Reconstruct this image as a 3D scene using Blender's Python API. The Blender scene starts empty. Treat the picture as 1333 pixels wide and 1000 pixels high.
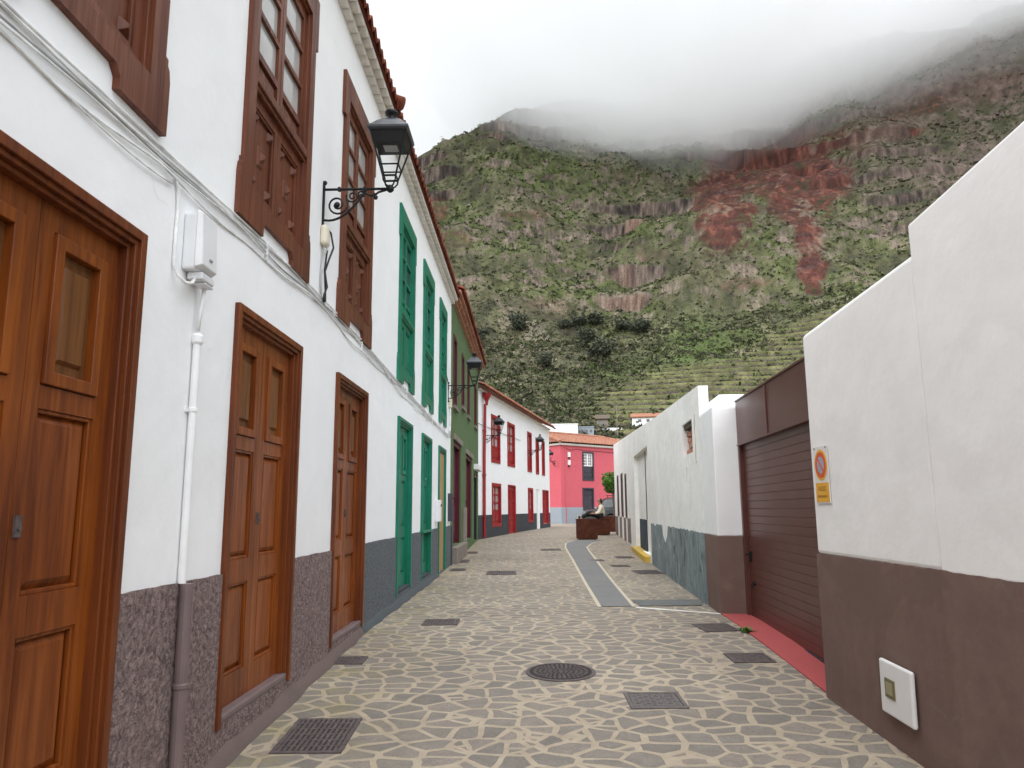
import bpy, bmesh, math, random
import numpy as np
from mathutils import Matrix, Vector

R = math.radians
sc = bpy.context.scene
col = sc.collection
random.seed(7)

# ------------------------------------------------------------------ camera
cam = bpy.data.cameras.new("camera")
cam.sensor_width = 36.0
cam.lens = 36.0 * 975.0 / 1333.0
cam.clip_start = 0.05
cam.clip_end = 6000
cam_o = bpy.data.objects.new("camera", cam)
cam_o.matrix_world = Matrix.Rotation(R(90 + 9.49), 4, 'X') @ Matrix.Rotation(-0.007, 4, 'Z')
col.objects.link(cam_o)
sc.camera = cam_o

# ------------------------------------------------------------------ sky, sun, exposure
SUN_EL, SUN_AZ = R(58), R(210)          # azimuth clockwise from +Y: the sun stands behind the camera
w = bpy.data.worlds.new("World")
sc.world = w
w.use_nodes = True
nt = w.node_tree
nt.nodes.clear()
sky = nt.nodes.new("ShaderNodeTexSky")
sky.sky_type = 'NISHITA'
sky.sun_disc = False
sky.sun_elevation = SUN_EL
sky.sun_rotation = SUN_AZ
sky.dust_density = 4.0
b1 = nt.nodes.new("ShaderNodeBackground"); b1.inputs[1].default_value = 0.10
b2 = nt.nodes.new("ShaderNodeBackground")           # the closed overcast deck
b2.inputs[0].default_value = (0.865, 0.925, 1.0, 1); b2.inputs[1].default_value = 0.485
mx = nt.nodes.new("ShaderNodeMixShader"); mx.inputs[0].default_value = 0.9
wo = nt.nodes.new("ShaderNodeOutputWorld")
nt.links.new(sky.outputs[0], b1.inputs[0])
nt.links.new(b1.outputs[0], mx.inputs[1]); nt.links.new(b2.outputs[0], mx.inputs[2])
nt.links.new(mx.outputs[0], wo.inputs[0])

sl = bpy.data.lights.new("sun", 'SUN')
sl.energy = 1.5
sl.angle = R(120)
sl.color = (1.0, 0.985, 0.965)
so = bpy.data.objects.new("sun", sl)
sd = Vector((math.sin(SUN_AZ) * math.cos(SUN_EL), math.cos(SUN_AZ) * math.cos(SUN_EL), math.sin(SUN_EL)))
so.rotation_euler = sd.to_track_quat('Z', 'Y').to_euler()
so.location = (-5, -20, 40)
col.objects.link(so)

sc.view_settings.view_transform = 'Standard'
sc.view_settings.look = 'None'
sc.view_settings.exposure = 1.60
sc.view_settings.gamma = 1.0
sc.render.engine = 'CYCLES'
cy = sc.cycles
cy.use_denoising = True
try:
    cy.denoiser = 'OPENIMAGEDENOISE'
except Exception:
    pass
cy.max_bounces = 12
cy.diffuse_bounces = 5
cy.glossy_bounces = 3
cy.transmission_bounces = 4
cy.transparent_max_bounces = 8
cy.volume_bounces = 10
cy.caustics_reflective = False
cy.caustics_refractive = False

# ------------------------------------------------------------------ helpers
class MB:
    """collects shapes; build() links them as one mesh object"""
    def __init__(s):
        s.v = []; s.f = []
    def add(s, vs, fs):
        o = len(s.v)
        s.v += [tuple(p) for p in vs]
        s.f += [tuple(i + o for i in f) for f in fs]
        return s
    def box(s, x0, x1, y0, y1, z0, z1):
        return s.add([(x0, y0, z0), (x1, y0, z0), (x1, y1, z0), (x0, y1, z0), (x0, y0, z1), (x1, y0, z1), (x1, y1, z1), (x0, y1, z1)],
                     [(0, 1, 5, 4), (1, 2, 6, 5), (2, 3, 7, 6), (3, 0, 4, 7), (4, 5, 6, 7), (3, 2, 1, 0)])
    def prism(s, pts, y0, y1):
        """closed polygon in x,z swept from y0 to y1"""
        n = len(pts)
        vs = [(x, y0, z) for x, z in pts] + [(x, y1, z) for x, z in pts]
        fs = [tuple(range(n)), tuple(range(2 * n - 1, n - 1, -1))]
        fs += [(i, n + i, n + (i + 1) % n, (i + 1) % n) for i in range(n)]
        return s.add(vs, fs)
    def flat(s, pts, z0, z1):
        """closed polygon in x,y swept from z0 to z1"""
        n = len(pts)
        vs = [(x, y, z0) for x, y in pts] + [(x, y, z1) for x, y in pts]
        fs = [tuple(range(n - 1, -1, -1)), tuple(range(n, 2 * n))]
        fs += [(i, (i + 1) % n, n + (i + 1) % n, n + i) for i in range(n)]
        return s.add(vs, fs)
    def frustum(s, x0, x1, z0, z1, yb, yf, inset):
        i = inset
        return s.add([(x0, yb, z0), (x1, yb, z0), (x1, yb, z1), (x0, yb, z1),
                      (x0 + i, yf, z0 + i), (x1 - i, yf, z0 + i), (x1 - i, yf, z1 - i), (x0 + i, yf, z1 - i)],
                     [(4, 5, 6, 7), (0, 1, 5, 4), (1, 2, 6, 5), (2, 3, 7, 6), (3, 0, 4, 7)])
    def ring(s, x0, x1, z0, z1, wd, y0, y1, bottom=False):
        s.box(x0, x0 + wd, y0, y1, z0, z1)
        s.box(x1 - wd, x1, y0, y1, z0, z1)
        s.box(x0 + wd, x1 - wd, y0, y1, z1 - wd, z1)
        if bottom:
            s.box(x0 + wd, x1 - wd, y0, y1, z0, z0 + wd)
        return s
    def panel(s, x0, x1, z0, z1, y0, y1, holes):
        """a wall face at y0 with rectangular openings whose reveals run back to y1"""
        xs = sorted({x0, x1} | {min(max(h[k], x0), x1) for h in holes for k in (0, 1)})
        zs = sorted({z0, z1} | {min(max(h[k], z0), z1) for h in holes for k in (2, 3)})
        nx, nz = len(xs) - 1, len(zs) - 1
        def solid(i, j):
            if i < 0 or j < 0 or i >= nx or j >= nz:
                return False
            cx, cz = (xs[i] + xs[i + 1]) / 2, (zs[j] + zs[j + 1]) / 2
            return not any(h[0] < cx < h[1] and h[2] < cz < h[3] for h in holes)
        for i in range(nx):
            for j in range(nz):
                if not solid(i, j):
                    continue
                a, b, c, d = xs[i], xs[i + 1], zs[j], zs[j + 1]
                s.add([(a, y0, c), (b, y0, c), (b, y0, d), (a, y0, d)], [(0, 1, 2, 3)])
                if not solid(i - 1, j): s.add([(a, y0, c), (a, y0, d), (a, y1, d), (a, y1, c)], [(0, 1, 2, 3)])
                if not solid(i + 1, j): s.add([(b, y0, c), (b, y1, c), (b, y1, d), (b, y0, d)], [(0, 1, 2, 3)])
                if not solid(i, j - 1): s.add([(a, y0, c), (a, y1, c), (b, y1, c), (b, y0, c)], [(0, 1, 2, 3)])
                if not solid(i, j + 1): s.add([(a, y0, d), (b, y0, d), (b, y1, d), (a, y1, d)], [(0, 1, 2, 3)])
        return s
    def tube(s, pts, r, n=8, caps=True):
        pts = [Vector(p) for p in pts]
        rs = r if isinstance(r, (list, tuple)) else [r] * len(pts)
        o = len(s.v)
        prev = None
        for i, p in enumerate(pts):
            t = (pts[min(i + 1, len(pts) - 1)] - pts[max(i - 1, 0)]).normalized()
            if prev is None:
                up = Vector((0, 0, 1)) if abs(t.z) < 0.9 else Vector((1, 0, 0))
                a = t.cross(up).normalized()
            else:
                a = (prev - t * prev.dot(t)).normalized()
            prev = a
            b = t.cross(a)
            for k in range(n):
                th = 2 * math.pi * k / n
                s.v.append(tuple(p + (a * math.cos(th) + b * math.sin(th)) * rs[i]))
        m = len(pts)
        for i in range(m - 1):
            for k in range(n):
                s.f.append((o + i * n + k, o + i * n + (k + 1) % n, o + (i + 1) * n + (k + 1) % n, o + (i + 1) * n + k))
        if caps:
            s.f.append(tuple(o + k for k in range(n - 1, -1, -1)))
            s.f.append(tuple(o + (m - 1) * n + k for k in range(n)))
        return s
    def lathe(s, prof, n=16, c=(0, 0, 0), rot=0.0):
        o = len(s.v)
        for r, z in prof:
            for k in range(n):
                th = 2 * math.pi * k / n + rot
                s.v.append((c[0] + r * math.cos(th), c[1] + r * math.sin(th), c[2] + z))
        m = len(prof)
        for i in range(m - 1):
            for k in range(n):
                s.f.append((o + i * n + k, o + i * n + (k + 1) % n, o + (i + 1) * n + (k + 1) % n, o + (i + 1) * n + k))
        s.f.append(tuple(o + k for k in range(n - 1, -1, -1)))
        s.f.append(tuple(o + (m - 1) * n + k for k in range(n)))
        return s
    def ball(s, c, r, n=10, m=7, sq=(1, 1, 1)):
        prof = [(max(1e-4, r * math.sin(math.pi * i / m)), -r * math.cos(math.pi * i / m)) for i in range(m + 1)]
        o = len(s.v)
        s.lathe(prof, n)
        for i in range(o, len(s.v)):
            p = s.v[i]
            s.v[i] = (c[0] + p[0] * sq[0], c[1] + p[1] * sq[1], c[2] + p[2] * sq[2])
        return s
    def build(s, name, m, parent=None, loc=(0, 0, 0), rot=None, bevel=0.0, smooth=False, seg=2, fix=True):
        me = bpy.data.meshes.new(name)
        me.from_pydata(s.v, [], s.f)
        if fix:
            bm = bmesh.new(); bm.from_mesh(me)
            bmesh.ops.recalc_face_normals(bm, faces=bm.faces)
            bm.to_mesh(me); bm.free()
        if smooth:
            me.polygons.foreach_set("use_smooth", [True] * len(me.polygons))
        me.materials.append(m)
        o = bpy.data.objects.new(name, me)
        col.objects.link(o)
        o.location = loc
        if rot: o.rotation_euler = rot
        if parent: o.parent = parent
        if bevel:
            b = o.modifiers.new("bevel", 'BEVEL'); b.width = bevel; b.segments = seg; b.limit_method = 'ANGLE'; b.angle_limit = R(40)
        return o

def tag(o, label=None, cat=None, group=None, kind=None):
    if label: o["label"] = label
    if cat: o["category"] = cat
    if group: o["group"] = group
    if kind: o["kind"] = kind
    return o

def empty(name, loc=(0, 0, 0), rz=0.0, label=None, cat=None, group=None):
    o = bpy.data.objects.new(name, None)
    col.objects.link(o)
    o.location = loc; o.rotation_euler = (0, 0, rz); o.empty_display_size = 0.2
    return tag(o, label, cat, group)

def copy_tree(o, parent=None):
    c = o.copy(); col.objects.link(c)
    if parent is not None: c.parent = parent
    for ch in list(o.children): copy_tree(ch, c)
    return c

def frame(p, d):
    """facade frame: local x runs along d, local y into the building"""
    return (p[0], p[1], 0.0), math.atan2(d[1], d[0])

GY = [-40, 0, 2.2, 4.4, 6.8, 8.4, 10, 13, 17, 21, 26, 34, 42, 60, 90]
GZ = [-2.6, -1.62, -1.51, -1.40, -1.295, -1.247, -1.245, -1.245, -1.215, -1.15, -1.04, -0.97, -0.95, -0.93, -0.93]
def gz(y): return float(np.interp(y, GY, GZ))

# ------------------------------------------------------------------ materials
def newmat(name):
    m = bpy.data.materials.new(name); m.use_nodes = True
    return m, m.node_tree.nodes, m.node_tree.links, m.node_tree.nodes["Principled BSDF"]

def rgba(c): return (c[0], c[1], c[2], 1)

def coords(N, L, kind, scale=(1, 1, 1)):
    mp = N.new("ShaderNodeMapping"); mp.inputs["Scale"].default_value = scale
    if kind == 'pos':
        g = N.new("ShaderNodeNewGeometry"); L.new(g.outputs["Position"], mp.inputs[0])
    else:
        t = N.new("ShaderNodeTexCoord"); L.new(t.outputs["Object"], mp.inputs[0])
    return mp.outputs[0]

def noise(N, L, vec, scale, detail=4, rough=0.55, dist=0.0):
    n = N.new("ShaderNodeTexNoise"); n.inputs["Scale"].default_value = scale
    n.inputs["Detail"].default_value = detail; n.inputs["Roughness"].default_value = rough; n.inputs["Distortion"].default_value = dist
    L.new(vec, n.inputs["Vector"])
    return n.outputs["Fac"]

def ramp(N, L, fac, stops, interp='LINEAR'):
    r = N.new("ShaderNodeValToRGB"); cr = r.color_ramp; cr.interpolation = interp
    while len(cr.elements) < len(stops): cr.elements.new(0.5)
    for e, (p, c) in zip(cr.elements, stops):
        e.position = p; e.color = rgba(c) if len(c) == 3 else c
    L.new(fac, r.inputs[0])
    return r.outputs[0]

def mixc(N, L, fac, a, b, mode='MIX'):
    m = N.new("ShaderNodeMix"); m.data_type = 'RGBA'; m.blend_type = mode
    for s, v in ((m.inputs[0], fac), (m.inputs[6], a), (m.inputs[7], b)):
        if isinstance(v, (int, float)): s.default_value = v
        elif isinstance(v, tuple): s.default_value = rgba(v)
        else: L.new(v, s)
    return m.outputs[2]

def math_n(N, L, op, a, b=0.0, clamp=False):
    m = N.new("ShaderNodeMath"); m.operation = op; m.use_clamp = clamp
    for s, v in ((m.inputs[0], a), (m.inputs[1], b)):
        if isinstance(v, (int, float)): s.default_value = v
        else: L.new(v, s)
    return m.outputs[0]

def bump(N, L, P, height, strength, dist, prev=None):
    b = N.new("ShaderNodeBump"); b.inputs["Strength"].default_value = strength; b.inputs["Distance"].default_value = dist
    L.new(height, b.inputs["Height"])
    if prev is not None: L.new(prev, b.inputs["Normal"])
    L.new(b.outputs[0], P.inputs["Normal"])
    return b.outputs[0]

def m_plain(name, c, rough=0.6, metal=0.0, var=0.0, vs=8.0, spec=0.5, bs=0.0, bd=0.002, bsc=60):
    m, N, L, P = newmat(name)
    P.inputs["Base Color"].default_value = rgba(c)
    P.inputs["Roughness"].default_value = rough; P.inputs["Metallic"].default_value = metal
    P.inputs["Specular IOR Level"].default_value = spec
    v = coords(N, L, 'obj')
    if var:
        n = noise(N, L, v, vs)
        L.new(ramp(N, L, n, [(0.3, tuple(x * (1 - var) for x in c)), (0.7, tuple(min(1, x * (1 + var)) for x in c))]), P.inputs["Base Color"])
    if bs:
        bump(N, L, P, noise(N, L, v, bsc, 3), bs, bd)
    return m

def m_plaster(name, c, dirt, amount=0.35, lump=0.35, streak=0.0, grain=0.12, patches=0.0):
    m, N, L, P = newmat(name)
    P.inputs["Roughness"].default_value = 0.88
    P.inputs["Specular IOR Level"].default_value = 0.2
    v = coords(N, L, 'pos')
    n1 = noise(N, L, v, 0.7, 6, 0.65)
    n2 = noise(N, L, v, 4.5, 5, 0.7)
    f = math_n(N, L, 'MULTIPLY', n1, n2)
    c1 = mixc(N, L, math_n(N, L, 'MULTIPLY', ramp(N, L, f, [(0.22, (0, 0, 0)), (0.45, (1, 1, 1))]), amount), c, dirt)
    if streak:
        vs = coords(N, L, 'pos', (6.0, 6.0, 0.35))
        n3 = noise(N, L, vs, 1.0, 5, 0.7)
        c1 = mixc(N, L, math_n(N, L, 'MULTIPLY', ramp(N, L, n3, [(0.52, (0, 0, 0)), (0.75, (1, 1, 1))]), streak), c1, dirt)
    if patches:
        pn = noise(N, L, v, 0.9, 3, 0.45, 1.2)
        c1 = mixc(N, L, math_n(N, L, 'MULTIPLY', ramp(N, L, pn, [(0.54, (0, 0, 0)), (0.56, (1, 1, 1))]), patches), c1, tuple(x * 0.9 for x in c))
        dr = noise(N, L, coords(N, L, 'pos', (9.0, 9.0, 0.5)), 1.0, 4, 0.6)
        c1 = mixc(N, L, math_n(N, L, 'MULTIPLY', ramp(N, L, dr, [(0.60, (0, 0, 0)), (0.75, (1, 1, 1))]), patches * 0.7), c1, dirt)
        ck = N.new("ShaderNodeTexVoronoi"); ck.feature = 'DISTANCE_TO_EDGE'; ck.inputs["Scale"].default_value = 0.55
        wv = N.new("ShaderNodeTexNoise"); wv.inputs["Scale"].default_value = 3.0; wv.inputs["Detail"].default_value = 6; L.new(v, wv.inputs["Vector"])
        mv = N.new("ShaderNodeMix"); mv.data_type = 'RGBA'; mv.blend_type = 'LINEAR_LIGHT'; mv.inputs[0].default_value = 0.35
        L.new(v, mv.inputs[6]); L.new(wv.outputs["Color"], mv.inputs[7]); L.new(mv.outputs[2], ck.inputs["Vector"])
        cf = math_n(N, L, 'MULTIPLY', ramp(N, L, ck.outputs["Distance"], [(0.0, (1, 1, 1)), (0.006, (0, 0, 0))]), ramp(N, L, noise(N, L, v, 1.3, 2), [(0.5, (0, 0, 0)), (0.62, (1, 1, 1))]))
        c1 = mixc(N, L, math_n(N, L, 'MULTIPLY', cf, min(0.5, patches * 0.8)), c1, (0.25, 0.24, 0.22))
    L.new(c1, P.inputs["Base Color"])
    h = noise(N, L, v, 2.2, 4, 0.5)
    b = bump(N, L, P, h, lump, 0.05)
    bump(N, L, P, noise(N, L, v, 55, 4, 0.6), grain, 0.006, b)
    return m

def m_rough(name, c1, c2, scale=42, strength=1.0):
    """coarse spatter render"""
    m, N, L, P = newmat(name)
    P.inputs["Roughness"].default_value = 0.85; P.inputs["Specular IOR Level"].default_value = 0.25
    v = coords(N, L, 'pos')
    n = noise(N, L, v, scale, 5, 0.62, 0.6)
    big = noise(N, L, v, 1.6, 4)
    c = ramp(N, L, n, [(0.36, c1), (0.62, c2)])
    c = mixc(N, L, math_n(N, L, 'MULTIPLY', big, 0.35), c, tuple(x * 1.35 for x in c2))
    L.new(c, P.inputs["Base Color"])
    bump(N, L, P, n, strength, 0.03)
    return m

def m_wood(name, dark, light, rough=0.42, gr=1.0):
    m, N, L, P = newmat(name)
    P.inputs["Roughness"].default_value = rough; P.inputs["Specular IOR Level"].default_value = 0.3
    v = coords(N, L, 'obj', (26 * gr, 26 * gr, 1.3 * gr))
    n = noise(N, L, v, 1.0, 6, 0.62, 0.5)
    big = noise(N, L, coords(N, L, 'pos', (1.4, 1.4, 0.6)), 1.5, 3)
    f = math_n(N, L, 'ADD', math_n(N, L, 'MULTIPLY', n, 0.6), math_n(N, L, 'MULTIPLY', big, 0.4))
    L.new(ramp(N, L, f, [(0.37, dark), (0.50, tuple((a + b) / 2 for a, b in zip(dark, light))), (0.64, light)]), P.inputs["Base Color"])
    L.new(ramp(N, L, n, [(0.3, (rough + .15,) * 3), (0.7, (rough - .08,) * 3)]), P.inputs["Roughness"])
    bump(N, L, P, n, 0.12, 0.004)
    return m

def m_paint(name, c, rough=0.45, var=0.18):
    m, N, L, P = newmat(name)
    P.inputs["Specular IOR Level"].default_value = 0.35
    v = coords(N, L, 'pos')
    n = noise(N, L, v, 3.0, 6, 0.7)
    L.new(ramp(N, L, n, [(0.3, tuple(x * (1 - var) for x in c)), (0.7, tuple(x * (1 + var) for x in c))]), P.inputs["Base Color"])
    P.inputs["Roughness"].default_value = rough
    bump(N, L, P, noise(N, L, coords(N, L, 'obj', (30, 30, 3)), 1.0, 4), 0.1, 0.004)
    return m

def m_tile(name, c1, c2, c3):
    m, N, L, P = newmat(name)
    P.inputs["Roughness"].default_value = 0.85; P.inputs["Specular IOR Level"].default_value = 0.2
    v = coords(N, L, 'pos')
    n = noise(N, L, v, 5.5, 5, 0.7)
    L.new(ramp(N, L, n, [(0.3, c1), (0.5, c2), (0.72, c3)]), P.inputs["Base Color"])
    bump(N, L, P, noise(N, L, v, 40, 4), 0.3, 0.01)
    return m

M = {}
M['white'] = m_plaster("white plaster", (0.86, 0.87, 0.88), (0.76, 0.77, 0.77), 0.35, 0.3, patches=0.18)
M['white2'] = m_plaster("chalky white plaster", (0.90, 0.895, 0.885), (0.78, 0.77, 0.745), 0.45, 0.32, patches=0.22)
M['ruin'] = m_plaster("weathered white plaster", (0.90, 0.895, 0.88), (0.62, 0.60, 0.55), 0.5, 0.5, 0.16, 0.25, patches=0.6)
M['brownwall'] = m_plaster("brown masonry paint", (0.180, 0.115, 0.100), (0.225, 0.152, 0.128), 0.8, 0.35, patches=0.55)
M['greenwall'] = m_plaster("green masonry paint", (0.100, 0.155, 0.070), (0.075, 0.12, 0.06), 0.6, 0.2)
M['pink'] = m_plaster("pink masonry paint", (0.58, 0.120, 0.150), (0.47, 0.095, 0.12), 0.6, 0.2)
M['greyplinth'] = m_plaster("grey plinth paint", (0.055, 0.060, 0.068), (0.08, 0.085, 0.09), 0.5, 0.2)
M['palegrey'] = m_plaster("pale grey cement", (0.30, 0.34, 0.38), (0.24, 0.26, 0.28), 0.5, 0.3)
M['rough_brown'] = m_rough("purple brown spatter render", (0.070, 0.050, 0.048), (0.290, 0.216, 0.206), 34, 1.0)
M['rough_grey'] = m_rough("blue grey spatter render", (0.060, 0.066, 0.074), (0.150, 0.165, 0.180), 34, 0.8)
M['oak'] = m_wood("varnished chestnut wood", (0.098, 0.021, 0.004), (0.285, 0.075, 0.011), 0.33)
M['oak_old'] = m_wood("dull olive brown wood", (0.085, 0.030, 0.009), (0.205, 0.080, 0.022), 0.38)
M['oak_frame'] = m_wood("dark varnished door frame wood", (0.085, 0.019, 0.005), (0.185, 0.048, 0.011), 0.36)
M['walnut'] = m_wood("dark red brown wood", (0.075, 0.021, 0.010), (0.175, 0.055, 0.026))
M['green'] = m_paint("green gloss paint", (0.004, 0.165, 0.098), 0.4)
M['burgundy'] = m_paint("burgundy paint", (0.075, 0.006, 0.016), 0.45)
M['red'] = m_paint("red paint", (0.29, 0.014, 0.018), 0.42)
M['anthracite'] = m_paint("anthracite paint", (0.050, 0.045, 0.058), 0.5)
M['iron'] = m_plain("black cast iron", (0.007, 0.0075, 0.009), 0.45, 0.0, 0.3, 20, 0.3)
M['zinc'] = m_plain("grey lamp roof metal", (0.040, 0.044, 0.052), 0.40, 0.2, 0.3, 14)
M['whiteplastic'] = m_plain("white plastic", (0.72, 0.73, 0.74), 0.4, 0, 0.05, 5)
M['whitepaint'] = m_plain("white painted metal", (0.78, 0.78, 0.78), 0.5, 0, 0.06, 5)
M['cable'] = m_plain("white painted cable", (0.74, 0.74, 0.73), 0.6, 0, 0.25, 9)
M['cable_dark'] = m_plain("grey cable", (0.40, 0.40, 0.40), 0.6, 0, 0.3, 9)
M['black'] = m_plain("black rubber cable", (0.015, 0.015, 0.016), 0.5)
M['mauvepipe'] = m_plain("mauve painted pipe", (0.165, 0.120, 0.118), 0.5, 0, 0.12, 6)
M['tile'] = m_tile("red clay roof tile", (0.070, 0.020, 0.013), (0.145, 0.036, 0.020), (0.22, 0.066, 0.036))
M['tile_old'] = m_tile("orange clay roof tile", (0.20, 0.078, 0.050), (0.33, 0.145, 0.092), (0.40, 0.27, 0.20))
M['cornice'] = m_plaster("limewashed eave tiles", (0.66, 0.63, 0.58), (0.48, 0.45, 0.40), 0.5, 0.3)
M['brick'] = m_tile("terracotta eave bricks", (0.26, 0.10, 0.06), (0.44, 0.22, 0.15), (0.54, 0.34, 0.26))
M['stone'] = m_plaster("grey brown stone", (0.24, 0.21, 0.18), (0.14, 0.12, 0.11), 0.7, 0.5)
M['glass'] = m_plain("pale grey window pane", (0.40, 0.40, 0.39), 0.06, 0, 0.15, 3, 0.8)  # pale grey put straight into the pane colour, nothing modelled behind
M['glass_dark'] = m_plain("dark window pane", (0.03, 0.035, 0.04), 0.05, 0, 0, 3, 0.8)
M['corten'] = m_tile("rusted steel", (0.048, 0.016, 0.010), (0.080, 0.025, 0.014), (0.12, 0.042, 0.022))
M['castiron'] = m_plain("worn cast iron", (0.090, 0.071, 0.069), 0.6, 0.0, 0.35, 22, 0.4, 0.3, 0.004, 120)
M['slot'] = m_plain("dark iron recess", (0.028, 0.023, 0.022), 0.9, 0, 0.3, 22)  # darker colour for pit plates, slots and the lid between treads
M['redstep'] = m_plaster("red floor paint", (0.40, 0.085, 0.085), (0.30, 0.075, 0.07), 0.7, 0.25)
M['yellow'] = m_plaster("yellow kerb paint", (0.62, 0.42, 0.085), (0.45, 0.36, 0.2), 0.7, 0.3)
M['garage'] = m_paint("brown lacquered sheet metal", (0.102, 0.037, 0.029), 0.36, 0.12)
M['plank'] = m_wood("bare pine plank", (0.30, 0.18, 0.075), (0.46, 0.31, 0.15), 0.6)
M['skin'] = m_plain("skin", (0.42, 0.22, 0.15), 0.5)
M['hair'] = m_plain("dark brown hair", (0.035, 0.022, 0.016), 0.6, 0, 0.3, 40)
M['cream'] = m_plain("cream cotton", (0.74, 0.68, 0.55), 0.9, 0, 0.06, 12)
M['trouser'] = m_plain("black cotton", (0.012, 0.012, 0.013), 0.85)
M['shoe'] = m_plain("pale rubber sole", (0.5, 0.5, 0.5), 0.7)
M['leaf'] = m_plain("fresh green leaf", (0.075, 0.17, 0.018), 0.5, 0, 0.45, 9)
M['leaf_dark'] = m_plain("dark olive leaf", (0.046, 0.054, 0.030), 0.6, 0, 0.4, 0.8)
M['bark'] = m_plain("bark", (0.10, 0.075, 0.055), 0.85, 0, 0.3, 6)
M['soil'] = m_plain("potting soil", (0.05, 0.035, 0.025), 0.95, 0, 0.3, 20)

# ------------------------------------------------------------------ paving material
def m_paving():
    m, N, L, P = newmat("crazy paving")
    v = coords(N, L, 'pos', (0.86, 1.0, 0.0))
    wn = N.new("ShaderNodeTexNoise"); wn.inputs["Scale"].default_value = 1.7; wn.inputs["Detail"].default_value = 2
    L.new(v, wn.inputs["Vector"])
    mixv = N.new("ShaderNodeMix"); mixv.data_type = 'RGBA'; mixv.blend_type = 'LINEAR_LIGHT'; mixv.inputs[0].default_value = 0.085
    L.new(v, mixv.inputs[6]); L.new(wn.outputs["Color"], mixv.inputs[7])
    vv = mixv.outputs[2]
    def vor(feature, scale):
        k = N.new("ShaderNodeTexVoronoi"); k.voronoi_dimensions = '2D'; k.feature = feature
        k.inputs["Scale"].default_value = scale; k.inputs["Randomness"].default_value = 1.0
        L.new(vv, k.inputs["Vector"])
        return k
    def sepc(x):
        q = N.new("ShaderNodeSeparateColor"); L.new(x, q.inputs[0]); return q
    e = vor('DISTANCE_TO_EDGE', 5.7); cell = vor('F1', 5.7)
    e2 = vor('DISTANCE_TO_EDGE', 6.8); cell2 = vor('F1', 6.8)
    sp, sp2 = sepc(cell.outputs["Color"]), sepc(cell2.outputs["Color"])
    # some slabs are broken into smaller pieces
    split = math_n(N, L, 'GREATER_THAN', sp.outputs[1], 0.86)
    d_b = math_n(N, L, 'ADD', math_n(N, L, 'MULTIPLY', e2.outputs["Distance"], 0.72), math_n(N, L, 'MULTIPLY', math_n(N, L, 'SUBTRACT', 1.0, split), 9.0))
    dist = math_n(N, L, 'MINIMUM', e.outputs["Distance"], d_b)
    wid = noise(N, L, v, 3.1, 3)
    wv = math_n(N, L, 'ADD', math_n(N, L, 'MULTIPLY', wid, 0.175), -0.004)
    d = math_n(N, L, 'SUBTRACT', dist, wv)
    rag = noise(N, L, v, 26, 4, 0.7)
    d2 = math_n(N, L, 'ADD', d, math_n(N, L, 'MULTIPLY', math_n(N, L, 'SUBTRACT', rag, 0.5), 0.055))
    mask = ramp(N, L, math_n(N, L, 'MULTIPLY', d2, 12.0, True), [(0.08, (0, 0, 0)), (0.30, (1, 1, 1))])
    grain = noise(N, L, v, 55, 5, 0.72)
    fine = noise(N, L, v, 9, 5, 0.7)
    big = noise(N, L, v, 0.45, 4)
    rnd = math_n(N, L, 'ADD', math_n(N, L, 'MULTIPLY', sp.outputs[0], 0.6), math_n(N, L, 'MULTIPLY', math_n(N, L, 'MULTIPLY', sp2.outputs[0], split), 0.4))
    st = ramp(N, L, rnd, [(0.0, (0.192, 0.177, 0.157)), (0.4, (0.232, 0.211, 0.183)), (0.7, (0.258, 0.224, 0.194)), (1.0, (0.30, 0.252, 0.208))])
    st = mixc(N, L, 1.0, st, ramp(N, L, grain, [(0.3, (0.78, 0.78, 0.78)), (0.7, (1.18, 1.18, 1.18))]), 'MULTIPLY')
    st = mixc(N, L, 1.0, st, ramp(N, L, fine, [(0.3, (0.86, 0.85, 0.84)), (0.7, (1.14, 1.12, 1.12))]), 'MULTIPLY')
    mo = ramp(N, L, noise(N, L, v, 7, 5, 0.7), [(0.3, (0.350, 0.292, 0.218)), (0.7, (0.465, 0.398, 0.310))])
    mo = mixc(N, L, math_n(N, L, 'MULTIPLY', ramp(N, L, grain, [(0.42, (0, 0, 0)), (0.68, (1, 1, 1))]), 0.4), mo, (0.30, 0.26, 0.20))
    c = mixc(N, L, mask, mo, st)
    c = mixc(N, L, 1.0, c, ramp(N, L, big, [(0.3, (0.84, 0.83, 0.82)), (0.7, (1.12, 1.12, 1.10))]), 'MULTIPLY')
    # mossy ochre dirt gathered in places along the left wall
    sx = N.new("ShaderNodeSeparateXYZ"); g = N.new("ShaderNodeNewGeometry"); L.new(g.outputs["Position"], sx.inputs[0])
    side = math_n(N, L, 'MULTIPLY', math_n(N, L, 'SUBTRACT', -0.55, sx.outputs[0]), 1.3, True)
    dirt = math_n(N, L, 'MULTIPLY', side, ramp(N, L, noise(N, L, v, 3.5, 5, 0.7), [(0.45, (0, 0, 0)), (0.65, (1, 1, 1))]))
    c = mixc(N, L, math_n(N, L, 'MULTIPLY', dirt, 0.5), c, (0.27, 0.23, 0.09))
    # dark specks and stains of foot traffic
    spk = noise(N, L, v, 120, 2, 0.5)
    c = mixc(N, L, math_n(N, L, 'MULTIPLY', ramp(N, L, spk, [(0.66, (0, 0, 0)), (0.72, (1, 1, 1))]), 0.5), c, (0.09, 0.08, 0.07))
    L.new(c, P.inputs["Base Color"])
    L.new(ramp(N, L, mask, [(0, (0.95,) * 3), (1, (0.72,) * 3)]), P.inputs["Roughness"])
    P.inputs["Specular IOR Level"].default_value = 0.25
    h = math_n(N, L, 'ADD', math_n(N, L, 'ADD', math_n(N, L, 'MULTIPLY', mask, 0.8), math_n(N, L, 'MULTIPLY', grain, 0.35)), math_n(N, L, 'MULTIPLY', fine, 0.5))
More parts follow.
